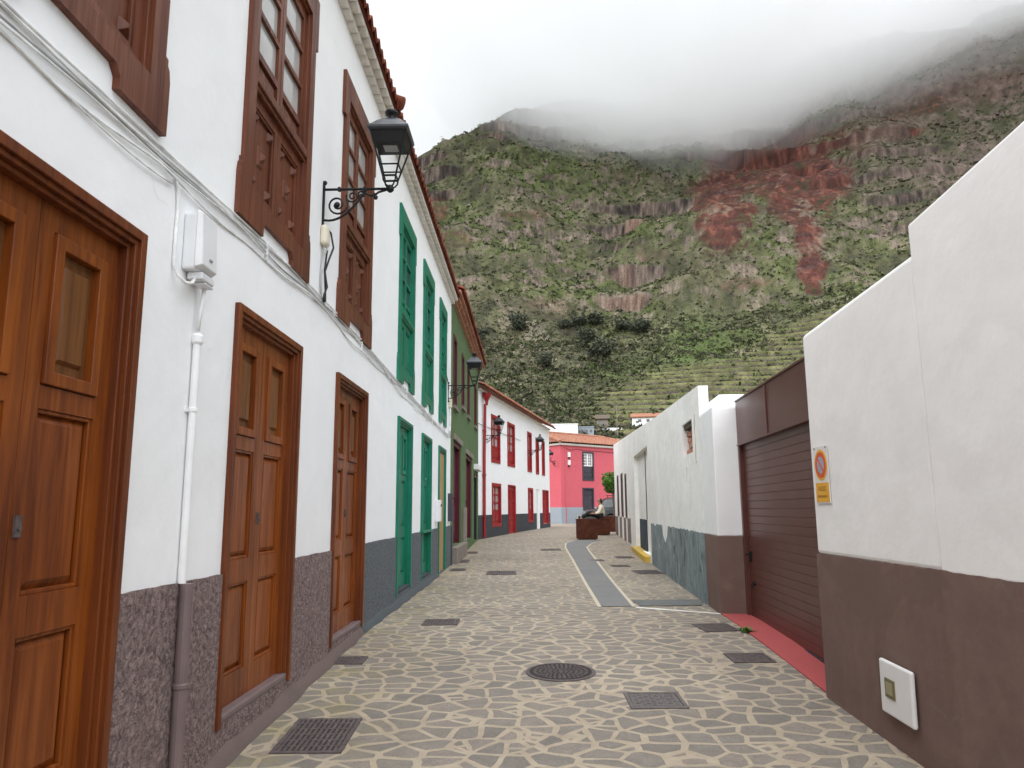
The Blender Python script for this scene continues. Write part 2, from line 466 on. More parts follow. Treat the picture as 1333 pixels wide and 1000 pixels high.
    bump(N, L, P, h, 0.6, 0.012)
    return m
M['paving'] = m_paving()
M['strip'] = m_plaster("grey slab strip", (0.190, 0.188, 0.185), (0.14, 0.142, 0.142), 0.7, 0.2, 0, 0.3)
M['strip2'] = m_plaster("dark slate slab strip", (0.135, 0.142, 0.140), (0.21, 0.21, 0.19), 0.7, 0.2, 0, 0.3)
M['mortar'] = m_plaster("pale mortar", (0.52, 0.46, 0.36), (0.40, 0.35, 0.27), 0.7, 0.3, 0, 0.3)
M['whiteline'] = m_plaster("white cement line", (0.74, 0.72, 0.68), (0.5, 0.46, 0.4), 0.7, 0.2)
M['earth'] = m_plaster("earth", (0.13, 0.11, 0.07), (0.09, 0.1, 0.05), 0.7, 0.5)

def sheet(name, xs_of_y, ys, dz, m, kind='structure'):
    mb = MB(); n = None
    for y in ys:
        xs = xs_of_y(y); n = len(xs)
        mb.v += [(x, y, gz(y) + dz) for x in xs]
    for i in range(len(ys) - 1):
        for k in range(n - 1):
            mb.f.append((i * n + k, i * n + k + 1, (i + 1) * n + k + 1, (i + 1) * n + k))
    o = mb.build(name, m, smooth=False)
    return tag(o, kind=kind)

big = MB().add([(-3000, -3000, -4.0), (3000, -3000, -4.0), (3000, 3000, -4.0), (-3000, 3000, -4.0)], [(0, 1, 2, 3)]).build("ground", M['earth'])
tag(big, kind='structure')
sheet("street", lambda y: [-14, -6, -2, 0, 2, 6, 14, 24], list(np.arange(-24, 78.1, 0.6)), 0.0, M['paving'])

def strip_poly(name, left, right, dz, m):
    """left/right: lists of (x, y) edge points, same y order"""
    ys = sorted(set(np.round(np.arange(left[0][1], left[-1][1] + 1e-6, 0.25), 3)) | {left[-1][1]})
    lx = lambda y: float(np.interp(y, [p[1] for p in left], [p[0] for p in left]))
    rx = lambda y: float(np.interp(y, [p[1] for p in right], [p[0] for p in right]))
    return sheet(name, lambda y: [lx(y), rx(y)], ys, dz, m)
# the grey slab strip that runs to the planters, with its pale edging
LS = [(1.13, 9.95), (1.28, 14.0), (1.43, 18.0), (1.50, 20.5), (1.56, 22.5), (1.70, 24.3), (2.1, 25.6)]
RS = [(1.52, 9.95), (1.72, 14.0), (1.93, 18.0), (2.04, 20.5), (2.14, 22.5), (2.5, 24.3), (3.1, 25.6)]
strip_poly("path_edging", [(x - 0.05, y) for x, y in LS], [(x + 0.05, y) for x, y in RS], 0.004, M['mortar'])
strip_poly("path", LS, RS, 0.008, M['strip'])
strip_poly("path_slab", [(1.62, 9.98), (1.62, 10.62)], [(2.42, 9.98), (2.62, 10.62)], 0.008, M['strip2'])
wl = MB()
a, b = Vector((1.55, 9.86)), Vector((2.47, 9.22))
for i in range(7):
    p = a.lerp(b, i / 6); wv = 0.05 + 0.02 * ((i * 37) % 5) / 5
    wl.v += [(p.x, p.y - wv, gz(p.y) + 0.005), (p.x, p.y + wv, gz(p.y) + 0.005)]
for i in range(6): wl.f.append((2 * i, 2 * i + 2, 2 * i + 3, 2 * i + 1))
tag(wl.build("path_marking", M['whiteline']), kind='structure')

# ------------------------------------------------------------------ hillside
def vnoise(x, y, seed=0):
    xi = np.floor(x).astype(np.int64); yi = np.floor(y).astype(np.int64)
    fx = x - xi; fy = y - yi
    fx = fx * fx * (3 - 2 * fx); fy = fy * fy * (3 - 2 * fy)
    def h(a, b):
        k = (a * 374761393 + b * 668265263 + seed * 1442695041) & 0xFFFFFFFF
        k = ((k ^ (k >> 13)) * 1274126177) & 0xFFFFFFFF
        return ((k ^ (k >> 16)) & 0xFFFF) / 65535.0
    return (h(xi, yi) * (1 - fx) + h(xi + 1, yi) * fx) * (1 - fy) + (h(xi, yi + 1) * (1 - fx) + h(xi + 1, yi + 1) * fx) * fy

def fbm(x, y, sc_, octv=4, seed=0, gain=0.5):
    a, t, n = 1.0, 0.0, 0.0
    f = 1.0 / sc_
    for i in range(octv):
        t = t + a * (vnoise(x * f + 17.3 * i, y * f - 9.1 * i, seed + i) - 0.5); n += a
        a *= gain; f *= 2.03
    return t / n * 2

def sstep(a, b, x):
    t = np.clip((x - a) / (b - a), 0, 1)
    return t * t * (3 - 2 * t)

PR = [55, 90, 150, 200, 240, 300, 360, 430, 500, 570, 640, 700, 760, 850, 1000, 1300]
PZ = [-3, -1.0, 8, 17, 27, 43, 69, 109, 160, 220, 290, 352, 420, 520, 640, 760]
RA = [-60, -20, -10, -6.8, -5.6, -4.6, -3.1, -2.2, -0.9, 2, 6, 20, 40, 80]          # azimuth of the skyline, degrees
RZ = [120, 230, 330, 366, 378, 394, 398, 408, 424, 470, 490, 490, 520, 500]

def hill(x, y, fine=True):
    """height of the hillside, and the masks that say what grows or shows there"""
    r = np.hypot(x, y); az = np.degrees(np.arctan2(x, y))
    far = sstep(330, 480, r)
    rr = r + far * (38 * fbm(x, y, 170, 3, 5) + 14 * fbm(x, y, 60, 3, 9))
    z = np.interp(rr, PR, PZ)
    ter = sstep(6.0, 9.5, az + 3.5 * fbm(x, y, 60, 2, 3)) * sstep(185, 205, r) * (1 - sstep(318, 350, r + 45 * fbm(x, y, 80, 2, 12) - 5.0 * (az - 10)))
    z = z + far * (1 - ter) * (10 * fbm(x, y, 55, 4, 21) + 4.5 * fbm(x, y, 15, 3, 31) + 1.6 * fbm(x, y, 5, 2, 35)) + (1 - far) * (1 - ter) * 2.2 * fbm(x, y, 22, 3, 41)
    # rock bands: gentle ledges parted by steep faces
    per = 34.0
    u = z / per + 0.9 * fbm(x, y, 190, 3, 51) + 0.012 * az
    fr = u - np.floor(u)
    st = 0.45 * fr + 0.55 * sstep(0.72, 0.88, fr)
    amt = far * (1 - .65 * sstep(20, 25, az)) * (0.06 + 0.94 * sstep(-0.12, 0.34, fbm(x, y, 95, 4, 61) + 0.25 * vnoise(u * 0 + np.floor(u) * 7.31, u * 0 + 3.3, 67) - 0.1))
    z = z + per * (st - fr) * amt
    face = sstep(0.70, 0.75, fr) * (1 - sstep(0.84, 0.91, fr)) * amt
    # dry stone terraces low on the right
    pt = 3.4
    ut = z / pt + 1.1 * fbm(x, y, 60, 3, 71) + 0.25 * fbm(x, y, 14, 2, 73)
    ft = ut - np.floor(ut)
    z = z + pt * ((0.12 * ft + 0.88 * sstep(0.64, 0.90, ft)) - ft) * ter
    wallm = ter * sstep(0.62, 0.67, ft) * (1 - sstep(0.765, 0.80, ft))
    top = np.interp(az, RA, RZ) + 9 * fbm(x, y, 40, 3, 81)
    k = 10.0
    z = np.where(z > top - 30, top - k * np.logaddexp(0, (top - z) / k) + 0.0, z)
    z = np.minimum(z, top)
    return z, dict(r=r, az=az, face=face, ter=ter, wall=wallm, far=far, top=top)

def grid_axis(knots):
    out = []
    for (a, b, n) in knots: out += list(np.linspace(a, b, n, endpoint=False))
    return np.array(out + [knots[-1][1]])
AZ = np.radians(grid_axis([(-75, -12, 60), (-12, 41, 860), (41, 85, 45)]))
RR = grid_axis([(60, 180, 30), (180, 440, 560), (440, 860, 470), (860, 1300, 30)])
aa, rr_ = np.meshgrid(AZ, RR, indexing='ij')
hx, hy = rr_ * np.sin(aa), rr_ * np.cos(aa)
hz, K = hill(hx, hy)
dzr = np.gradient(hz, axis=1) / np.gradient(rr_, axis=1)
dza = np.gradient(hz, axis=0) / (np.gradient(aa, axis=0) * rr_)
slope = np.hypot(dzr, dza)
el = np.degrees(np.arctan2(hz, rr_))

def C(*c): return np.array(c)
def lerp(a, b, t): return a + (b - a) * t[..., None]
n_big = fbm(hx, hy, 60, 4, 101); n_mid = fbm(hx, hy, 16, 4, 111, 0.6); n_sm = fbm(hx, hy, 4.5, 3, 121, 0.7)
lay = fbm(hx * .15, hz, 2.6, 3, 161, 0.6)
n_z = fbm(hx * 1.0, hz, 3.2, 3, 131, 0.7)
green, olive, dark, dry = C(.088, .106, .040), C(.104, .100, .058), C(.044, .046, .030), C(.165, .142, .104)
rock, rockd, red, redl = C(.104, .080, .066), C(.042, .035, .033), C(.090, .036, .029), C(.140, .056, .040)
cc = lerp(np.broadcast_to(olive, hx.shape + (3,)), green, sstep(-.25, .35, n_big + .4 * n_mid))
cc = lerp(cc, dry, .75 * sstep(.05, .55, n_mid + .5 * n_sm))
cc = lerp(cc, dark, .8 * sstep(.12, .5, -n_mid + .7 * n_sm))
wr = np.clip(sstep(1.35, 2.1, slope + .5 * n_mid + .3 * n_sm) * K['far'] * .7 + K['face'] * .85, 0, 1) * (1 - K['ter'])
wr = wr * sstep(-.35, .15, n_sm + .5 * n_mid + 1.2 * (wr - .5))
patch = K['far'] * (1 - K['ter']) * sstep(.04, .30, .55 * n_mid + .6 * n_sm + .35 * fbm(hx * .3, hz * 2.2, 35, 3, 151)) * (.30 + .70 * sstep(12, 17, el))
wr = np.maximum(wr, .85 * patch)
vs = vnoise(aa * 700 / 2.2, hz / 16, 141)                    # upright basalt columns
rk = lerp(np.broadcast_to(rockd, hx.shape + (3,)), rock, sstep(.2, .8, .35 * vs + .65 * (n_sm + .5 + .3 * n_mid)))
vf = vnoise(aa * 700 / .9, hz / 6, 143)                     # thin upright cracks and pale columns
rk = rk * (.55 + .9 * vf)[..., None]
rk = lerp(rk, C(.21, .175, .14), .6 * sstep(.75, .95, vs) * sstep(.0, .5, n_mid + .3 * n_sm))
az, elv = K['az'], el
# where the red scoria shows (azimuth, height angle, half widths)
redm = np.zeros_like(hz)
for (a0, e0, wa, we, s) in ((16.8, 22.3, 2.5, 3.6, 1), (22.6, 22.9, 3.0, 2.9, 1), (19.5, 23.9, 3.8, 2.0, .9), (22.6, 18.2, 1.2, 3.3, 1.05), (27, 25.0, 4.0, 1.0, .85), (31, 26.6, 4.5, 1.0, .8), (35, 26.2, 3, .9, .7),
                            (-6.0, 22.4, 1.6, .8, .75), (1.0, 22.2, 3.0, .45, .6), (3.0, 15.3, 2.2, 1.0, .5), (11, 18.9, 1.5, .6, .5), (-4.5, 20.4, 3.0, .6, .6), (18, 16.2, 2.2, .5, .6)):
    q = ((az - a0) / wa) ** 2 + ((elv - e0) / we) ** 2 + 1.3 * n_mid + .6 * n_big + .9 * n_sm
    redm = np.maximum(redm, s * (1 - sstep(.45, 1.35, q)))
rd = lerp(np.broadcast_to(red, hx.shape + (3,)), redl, sstep(.0, .6, n_sm + .4 * n_z))
rd = lerp(rd, C(.060, .036, .034), .8 * sstep(.08, .42, lay + .35 * n_mid))
rk = lerp(rk, C(.17, .085, .06), .55 * sstep(.0, .5, n_big + .3 * n_mid) * K['face'])
wr = np.maximum(wr, redm * (.25 + .75 * sstep(-.35, .25, .9 * n_sm + n_mid + .5 * lay + redm - .5)))
rk = lerp(rk, rd, np.clip(redm * 1.25, 0, 1))
cc = lerp(cc, rk, np.clip(wr, 0, 1))
# brown barren upper right
br = sstep(24, 30, az + 3 * n_big) * sstep(19, 21, elv + 2 * n_big) * sstep(-.25, .25, n_mid + .2)
cc = lerp(cc, C(.105, .080, .068), .75 * br)
# bleached scree and grass in the middle
sc_m = sstep(.9, 0, np.abs(az - 2.5 + 2 * n_big) / 3.5) * (1 - sstep(14.6, 16.0, elv)) * sstep(9.5, 11.5, elv)
cc = lerp(cc, C(.165, .155, .115), .55 * sc_m * sstep(-.3, .3, n_mid))
lush = np.exp(-(((az - 14.0) / 2.4) ** 2 + ((elv - 12.2) / 2.4) ** 2)) + .9 * np.exp(-(((az - 9) / 3.5) ** 2 + ((elv - 10.4) / .9) ** 2))
cc = lerp(cc, C(.070, .108, .030), np.clip(lush, 0, 1) * .75)
tt = K['ter']
cc = lerp(cc, lerp(lerp(np.broadcast_to(C(.112, .118, .050), hx.shape + (3,)), C(.090, .072, .058), .85 * sstep(.0, .3, n_big + .3 * n_mid) * (1 - sstep(8.5, 9.8, elv))), C(.145, .145, .055), .6 * sstep(.1, .5, n_mid + .4 * n_sm)), .9 * tt)
cc = lerp(cc, C(.082, .066, .055), .95 * K['wall'] * sstep(-.75, -.3, n_mid + .4 * n_sm))
cc = cc * (1 + ((.75 * n_sm + .3 * n_mid) * (1 - .35 * tt))[..., None])
cc = np.clip(cc * 1.12, .01, .9)

def grid_mesh(name, X, Y, Z, colr, m):
    na, nr = X.shape
    me = bpy.data.meshes.new(name)
    me.vertices.add(na * nr)
    me.vertices.foreach_set("co", np.stack([X, Y, Z], -1).astype(np.float32).ravel())
    i = np.arange(na * nr).reshape(na, nr)
    q = np.stack([i[:-1, :-1], i[:-1, 1:], i[1:, 1:], i[1:, :-1]], -1).reshape(-1, 4)
    me.loops.add(q.size); me.polygons.add(len(q))
    me.loops.foreach_set("vertex_index", q.astype(np.int32).ravel())
    me.polygons.foreach_set("loop_start", np.arange(0, q.size, 4, dtype=np.int32))
    me.update(calc_edges=True); me.validate()
    if colr is not None:
        at = me.color_attributes.new("col", 'FLOAT_COLOR', 'POINT')
        at.data.foreach_set("color", np.concatenate([colr.reshape(-1, 3), np.ones((na * nr, 1))], 1).astype(np.float32).ravel())
    me.materials.append(m)
    o = bpy.data.objects.new(name, me); col.objects.link(o)
    return o

def m_attr(name, rough=0.9, vary=0.5, sc_=1.1):
    m, N, L, P = newmat(name)
    a = N.new("ShaderNodeAttribute"); a.attribute_name = "col"
    v = coords(N, L, 'pos')
    n = noise(N, L, v, sc_, 5, 0.75)
    L.new(mixc(N, L, 1.0, a.outputs["Color"], ramp(N, L, n, [(0.3, (1 - vary,) * 3), (0.7, (1 + vary,) * 3)]), 'MULTIPLY'), P.inputs["Base Color"])
    P.inputs["Roughness"].default_value = rough; P.inputs["Specular IOR Level"].default_value = 0.1
    bump(N, L, P, n, 0.7, 0.9)
    return m
M['hill'] = m_attr("hillside rock and grass")
M['scrub'] = m_attr("scrub leaves", 0.8, 0.3, 2.0)
tag(grid_mesh("hillside", hx, hy, hz, cc, M['hill']), kind='structure')

# scrub: thousands of low bushes nobody could count, as one object
rng = np.random.default_rng(11)
def scatter(n):
    i = rng.integers(62, 918, n); j = np.clip((rng.random(n) * (len(RR) - 60)).astype(int) + 25, 0, len(RR) - 2)
    return i, j
i, j = scatter(150000)
w_ok = (1 - np.clip(wr, 0, 1))[i, j] * (1 - .80 * tt[i, j]) * (.35 + .65 * sstep(-.3, .3, n_mid[i, j])) * (1 - .95 * redm[i, j])
keep = (rng.random(len(i)) < w_ok) & (hz[i, j] < K['top'][i, j] - 3)
i, j = i[keep], j[keep]
nb = len(i)
siz = (0.36 + 1.1 * rng.random(nb) ** 3 + 1.6 * rng.random(nb) ** 22) * (0.6 + 0.5 * rr_[i, j] / 500)
kq = 7
cen = np.stack([hx[i, j], hy[i, j], hz[i, j]], -1)
bc = np.where((rng.random(nb) < .42)[:, None], C(.056, .062, .036), np.where((rng.random(nb) < .4)[:, None], C(.140, .126, .090), C(.082, .100, .042))) * (0.65 + 0.7 * rng.random((nb, 1)))
off = rng.normal(0, 0.45, (nb, kq, 3)) * siz[:, None, None]; off[..., 2] = np.abs(off[..., 2]) * .9 + .1 * siz[:, None]
p = cen[:, None, :] + off
d1 = rng.normal(size=(nb, kq, 3)); d1 /= np.linalg.norm(d1, axis=-1, keepdims=True)
d2 = np.cross(d1, rng.normal(size=(nb, kq, 3))); d2 /= np.linalg.norm(d2, axis=-1, keepdims=True)
hs = (siz[:, None] * (.28 + .25 * rng.random((nb, kq))))[..., None]
qv = np.stack([p - d1 * hs - d2 * hs * .6, p + d1 * hs - d2 * hs * .6, p + d1 * hs * .7 + d2 * hs * .6, p - d1 * hs * .7 + d2 * hs * .6], 2).reshape(-1, 3)
me = bpy.data.meshes.new("scrub")
me.vertices.add(len(qv)); me.vertices.foreach_set("co", qv.astype(np.float32).ravel())
nq = len(qv) // 4
me.loops.add(nq * 4); me.polygons.add(nq)
me.loops.foreach_set("vertex_index", np.arange(nq * 4, dtype=np.int32)); me.polygons.foreach_set("loop_start", np.arange(0, nq * 4, 4, dtype=np.int32))
me.update(calc_edges=True)
at = me.color_attributes.new("col", 'FLOAT_COLOR', 'POINT')
qc = np.repeat(np.repeat(bc, kq, 0) * (0.75 + 0.5 * rng.random((nb * kq, 1))), 4, 0)
at.data.foreach_set("color", np.concatenate([qc, np.ones((len(qc), 1))], 1).astype(np.float32).ravel())
me.materials.append(M['scrub'])
scr = bpy.data.objects.new("scrub", me); col.objects.link(scr)
tag(scr, "low green and dry scrub covering the mountainside", "scrub", kind='stuff')

def hz_at(x, y): return float(hill(np.array([[x]], float), np.array([[y]], float))[0][0, 0])
def polar(azd, r): return r * math.sin(R(azd)), r * math.cos(R(azd))
def at_el(azd, eld, r0=150, r1=800):
    """the first point of the hillside seen at that azimuth under that height angle"""
    rs = np.arange(r0, r1, 0.5); x = rs * math.sin(R(azd)); y = rs * math.cos(R(azd))
    z = hill(x[None, :], y[None, :])[0][0]
    k = int(np.argmax(np.degrees(np.arctan2(z, rs)) >= eld))
    return float(x[k]), float(y[k]), float(z[k])

# ------------------------------------------------------------------ cloud sitting on the mountain: one closed body of even density
CA = [-60, -10, -4, -1, 2, 6, 12, 17, 21, 27, 33, 40, 80]
CZ = [520, 520, 452, 408, 382, 366, 345, 336, 350, 380, 404, 420, 420]
gx = np.arange(-620, 1061, 12.0); gy_ = np.arange(330, 1251, 12.0)
XX, YY = np.meshgrid(gx, gy_, indexing='ij')
azc = np.degrees(np.arctan2(XX, YY))
def vapour(name, low, high, seed, density, label):
    BZ = np.interp(azc, CA, CZ) + low + 26 * fbm(XX, YY, 170, 4, seed) + 11 * fbm(XX, YY, 40, 3, seed + 10) + 60 * sstep(560, 380, YY)
    nx_, ny_ = XX.shape
    edge = np.zeros_like(BZ, bool); edge[0, :] = edge[-1, :] = edge[:, 0] = edge[:, -1] = True
    TZ = BZ + high; TZ[edge] = BZ[edge]
    vs_ = np.concatenate([np.stack([XX, YY, BZ], -1).reshape(-1, 3), np.stack([XX, YY, TZ], -1).reshape(-1, 3)])
    ii = np.arange(nx_ * ny_).reshape(nx_, ny_)
    q1 = np.stack([ii[:-1, :-1], ii[:-1, 1:], ii[1:, 1:], ii[1:, :-1]], -1).reshape(-1, 4)
    q2 = q1[:, ::-1] + nx_ * ny_
    me = bpy.data.meshes.new(name); me.from_pydata(vs_.tolist(), [], np.concatenate([q1, q2]).tolist())
    bm = bmesh.new(); bm.from_mesh(me); bmesh.ops.remove_doubles(bm, verts=bm.verts, dist=1e-4); bmesh.ops.recalc_face_normals(bm, faces=bm.faces); bm.to_mesh(me); bm.free()
    cm = bpy.data.materials.new(name + " vapour"); cm.use_nodes = True
    cn = cm.node_tree.nodes; cn.clear()
    pv = cn.new("ShaderNodeVolumePrincipled"); pv.inputs["Color"].default_value = (0.995, 0.997, 1.0, 1); pv.inputs["Density"].default_value = density; pv.inputs["Anisotropy"].default_value = 0.1
    co_ = cn.new("ShaderNodeOutputMaterial"); cm.node_tree.links.new(pv.outputs[0], co_.inputs["Volume"])
    me.materials.append(cm)
    cl = bpy.data.objects.new(name, me); col.objects.link(cl)
    return tag(cl, label, "cloud", kind='stuff')
vapour("cloud", 0, 125.0, 201, 0.0135, "grey white cloud hiding the top of the mountain")
vapour("mist", -38, 70.0, 231, 0.0036, "thin mist hanging under the cloud on the mountain")

# ------------------------------------------------------------------ house kit (local x along the facade, y inward, z up)
def door_leaf(P, x0, x1, z0, z1, mw, mp, style):
    """one leaf: hinged upper panel, middle and lower raised panels"""
    H = z1 - z0; wd = x1 - x0
    a, b = x0 + 0.165 * wd, x1 - 0.165 * wd
    zs = [(z0 + 0.075 * H, z0 + 0.305 * H), (z0 + 0.368 * H, z0 + 0.662 * H), (z0 + 0.700 * H, z0 + 0.958 * H)]
    mb = MB()
    mb.panel(x0, x1, z0, z1, 0.045, 0.075, [(a, b, q0, q1) for q0, q1 in zs])
    mb.box(x0, x1, 0.075, 0.095, z0, z1)
    for q0, q1 in zs[:2]:
        mb.ring(a, b, q0, q1, 0.016, 0.052, 0.0745, True)
        mb.frustum(a + 0.018, b - 0.018, q0 + 0.018, q1 - 0.018, 0.0745, 0.058, 0.03)
    lf = mb.build("door_leaf", mw, P, bevel=0.003)
    q0, q1 = zs[2]
    h = MB(); h.ring(a + 0.004, b - 0.004, q0 + 0.004, q1 - 0.004, 0.052, 0.030, 0.0745, True)
    h.build("hatch_frame", mw, lf, bevel=0.004)
    h = MB(); h.box(a + 0.056, b - 0.056, 0.066, 0.0745, q0 + 0.056, q1 - 0.056)
    h.ring(a + 0.078, b - 0.078, q0 + 0.085, q1 - 0.085, 0.006, 0.0655, 0.070, True); h.frustum(a + 0.090, b - 0.090, q0 + 0.10, q1 - 0.10, 0.066, 0.050, 0.014)
    h.build("hatch_panel", mp, lf, bevel=0.002)
    return lf

def house_door(P, x0, x1, zb, zt, mw, mp, sill=None, lock=True, plank=False, mf=None):
    f = MB()
    f.ring(x0, x1, zb - 0.06, zt, 0.045, -0.034, 0.12)
    f.ring(x0 + 0.045, x1 - 0.045, zb, zt - 0.045, 0.024, -0.018, 0.12)
    f.ring(x0 + 0.069, x1 - 0.069, zb, zt - 0.069, 0.022, 0.004, 0.12)
    d = f.build("door", mf or mw, P, bevel=0.004)
    a, b, t = x0 + 0.091, x1 - 0.091, zt - 0.091
    m = (a + b) / 2
    if plank:
        pl = MB()
        for k in range(5):
            w_ = (b - a) / 5
            pl.box(a + k * w_ + .002, a + (k + 1) * w_ - .002, 0.012 + 0.003 * (k % 2), 0.05, zb, t - .02)
        pl.build("plank_panel", M['plank'], d)
        return d
    door_leaf(d, a, m - 0.0015, zb, t, mw, mp, 0)
    door_leaf(d, m + 0.0015, b, zb, t, mw, mp, 0)
    if lock:
        lk = MB(); lk.box(m + 0.018, m + 0.052, 0.036, 0.046, -0.085 + (zb + 1.13), -0.01 + (zb + 1.13))
        lk.lathe([(0.009, 0), (0.009, 0.008)], 10, (0, 0, 0))
        n = len(lk.v)
        for k in range(8, n):
            x, y, z = lk.v[k]; lk.v[k] = (m + 0.035 + x, 0.036 - z, -0.055 + (zb + 1.13) + y)
        lk.build("lock_plate", M['castiron'], d)
    if sill:
        s = MB(); s.box(x0 + 0.047, x1 - 0.047, -0.020, 0.13, zb - 0.045, zb - 0.001)
        s.build("door_sill", sill, d, bevel=0.012)
    return d

def house_window(P, x0, x1, zb, zt, mw, mg, diamonds=True):
    """tall window: eared frame, glazed casements over two panelled shutters"""
    e, jw = 0.055, 0.125
    f = MB(); y0, y1 = -0.034, 0.10
    for s in (0, 1):
        X = (lambda v: x0 + v) if s == 0 else (lambda v: x1 - v)
        def bx(a, b, c, d_): f.box(min(X(a), X(b)), max(X(a), X(b)), y0, y1, c, d_)
        bx(e, e + jw, zb + 0.10, zt - 0.09)
        bx(0, e, zb, zb + 0.27)
        f.prism([(X(e), zb + 0.27), (X(0.0), zb + 0.27), (X(0.012), zb + 0.33), (X(0.030), zb + 0.35), (X(0.03), zb + 0.38), (X(e), zb + 0.385)], y0, y1)
        bx(0, e, zt - 0.45, zt)
        bx(e, e + 0.36, zb, zb + 0.055)
        f.prism([(X(e), zb + 0.055), (X(e + .36), zb + 0.055), (X(e + .40), zb + 0.10), (X(e), zb + 0.10)], y0, y1)
        bx(e, e + 0.30, zt - 0.09, zt)
    f.box(x0 + e + 0.30, x1 - e - 0.30, y0, y1, zt - 0.06, zt)
    f.box(x0 + e + 0.30, x1 - e - 0.30, y0, y1, zt - 0.09, zt - 0.06)
    a, b = x0 + e + jw, x1 - e - jw
    f.box(a, b, y0, y1, zb + 0.10, zb + 0.215)
    f.box(a, b, y0, y1, zt - 0.22, zt - 0.09)
    w_ = f.build("window", mw, P)
    s_ = MB(); s_.ring(a, b, zb + 0.215, zt - 0.22, 0.022, -0.012, 0.095)
    s_.build("window_lining", mw, w_, bevel=0.003)
    a += 0.022; b -= 0.022; zl, zu = zb + 0.215, zt - 0.242
    zm = zb + 0.99
    bar = MB(); bar.box(a - 0.02, b + 0.02, -0.038, 0.09, zm - 0.03, zm + 0.035); bar.box(a - 0.01, b + 0.01, -0.022, 0.09, zm - 0.06, zm - 0.03)
    bar.build("transom_bar", mw, w_, bevel=0.008)
    m = (a + b) / 2
    for l, r in ((a, m - 0.003), (m + 0.003, b)):
        sh = MB(); st = 0.062
        z0, z1 = zl, zm - 0.06
        sh.panel(l, r, z0, z1, 0.012, 0.04, [(l + st, r - st, z0 + 0.075, z1 - 0.075)])
        sh.box(l, r, 0.04, 0.055, z0, z1)
        pl, pr, p0, p1 = l + st, r - st, z0 + 0.075, z1 - 0.075
        sh.ring(pl, pr, p0, p1, 0.018, 0.02, 0.0395, True)
        if diamonds:
            cx, cz = (pl + pr) / 2, (p0 + p1) / 2
            sh.frustum(cx - 0.052, cx + 0.052, cz - 0.075, cz + 0.075, 0.0395, 0.026, 0.016)
            sh.frustum(cx - 0.03, cx + 0.03, cz - 0.035, cz + 0.035, 0.026, -0.002, 0.026)
            for dx in (-1, 1):
                for dz in (-1, 1):
                    ux, uz = cx + dx * ((pr - pl) / 2 - 0.058), cz + dz * ((p1 - p0) / 2 - 0.068)
                    sh.frustum(ux - 0.029, ux + 0.029, uz - 0.036, uz + 0.036, 0.0395, 0.002, 0.025)
        else:
            sh.frustum(pl + .02, pr - .02, p0 + .02, p1 - .02, 0.0395, 0.022, 0.03)
        sh.build("shutter", mw, w_, bevel=0.0025)
        # casement: low panel and three panes
        cs = MB(); z0, z1 = zm + 0.035, zu
        hp = 0.21; n = 3; ph = (z1 - z0 - hp - 0.06) / n
        holes = [(l + 0.055, r - 0.055, z0 + 0.05, z0 + hp - 0.03)] + [(l + 0.055, r - 0.055, z0 + hp + k * ph + 0.02, z0 + hp + (k + 1) * ph - 0.018) for k in range(n)]
        cs.panel(l, r, z0, z1, 0.012, 0.045, holes)
        h = holes[0]; cs.box(h[0], h[1], 0.036, 0.045, h[2], h[3]); cs.frustum(h[0] + .02, h[1] - .02, h[2] + .02, h[3] - .02, 0.036, 0.022, 0.02)
        c_ = cs.build("casement", mw, w_, bevel=0.0025)
        g = MB()
        for h in holes[1:]: g.box(h[0] + .0005, h[1] - .0005, 0.036, 0.042, h[2] + .0005, h[3] - .0005)
        g.build("window_pane", mg, w_)
    return w_

def tile_roof(P, x0, x1, y0, y1, z0, pitch, m, name="roof", step=0.40, pw=0.19, ridge=False):
    """barrel tiles in overlapping courses, rising inward from the eave"""
    n = max(1, round((x1 - x0) / pw)); pw = (x1 - x0) / n; k = 8
    prof = []
    for i in range(n):
        for j in range(k):
            t = j / k
            h = 0.062 * math.sin(math.pi * t / 0.62) if t < 0.62 else -0.035 * math.sin(math.pi * (t - 0.62) / 0.38)
            prof.append((x0 + (i + t) * pw, h))
    prof.append((x1, 0.0))
    mb = MB(); ny = max(1, int((y1 - y0) / step)); rows = []
    jit = [random.uniform(-0.006, 0.006) for _ in range(n + 1)]
    def row(y, z, off=True):
        o = len(mb.v)
        for q, (x, h) in enumerate(prof):
            i = q // k
            mb.v.append((x, y + (jit[min(i, n)] if off else 0), z + h + jit[(i * 3) % (n + 1)] * 0.5))
        return o
    L_ = len(prof)
    def band(a, b):
        for q in range(L_ - 1): mb.f.append((a + q, a + q + 1, b + q + 1, b + q))
    # underside lip
    u = row(y0 + 0.02, z0 - 0.022); t0 = row(y0, z0); band(u, t0)
    base = len(mb.v)
    prev = t0
    for c in range(ny):
        ya, yb = y0 + c * step, y0 + (c + 1) * step
        za, zb = z0 + (ya - y0) * pitch, z0 + (yb - y0) * pitch
        e = row(yb, zb - 0.012); band(prev, e)
        s = row(yb, zb + 0.018); band(e, s); prev = s
    # flat soffit under the first courses
    mb.add([(x0, y0 + 0.03, z0 - 0.05), (x1, y0 + 0.03, z0 - 0.05), (x1, y1, z0 - 0.05 + (y1 - y0) * pitch), (x0, y1, z0 - 0.05 + (y1 - y0) * pitch)], [(0, 1, 2, 3)])
    return mb.build(name, m, P, smooth=False, fix=False)

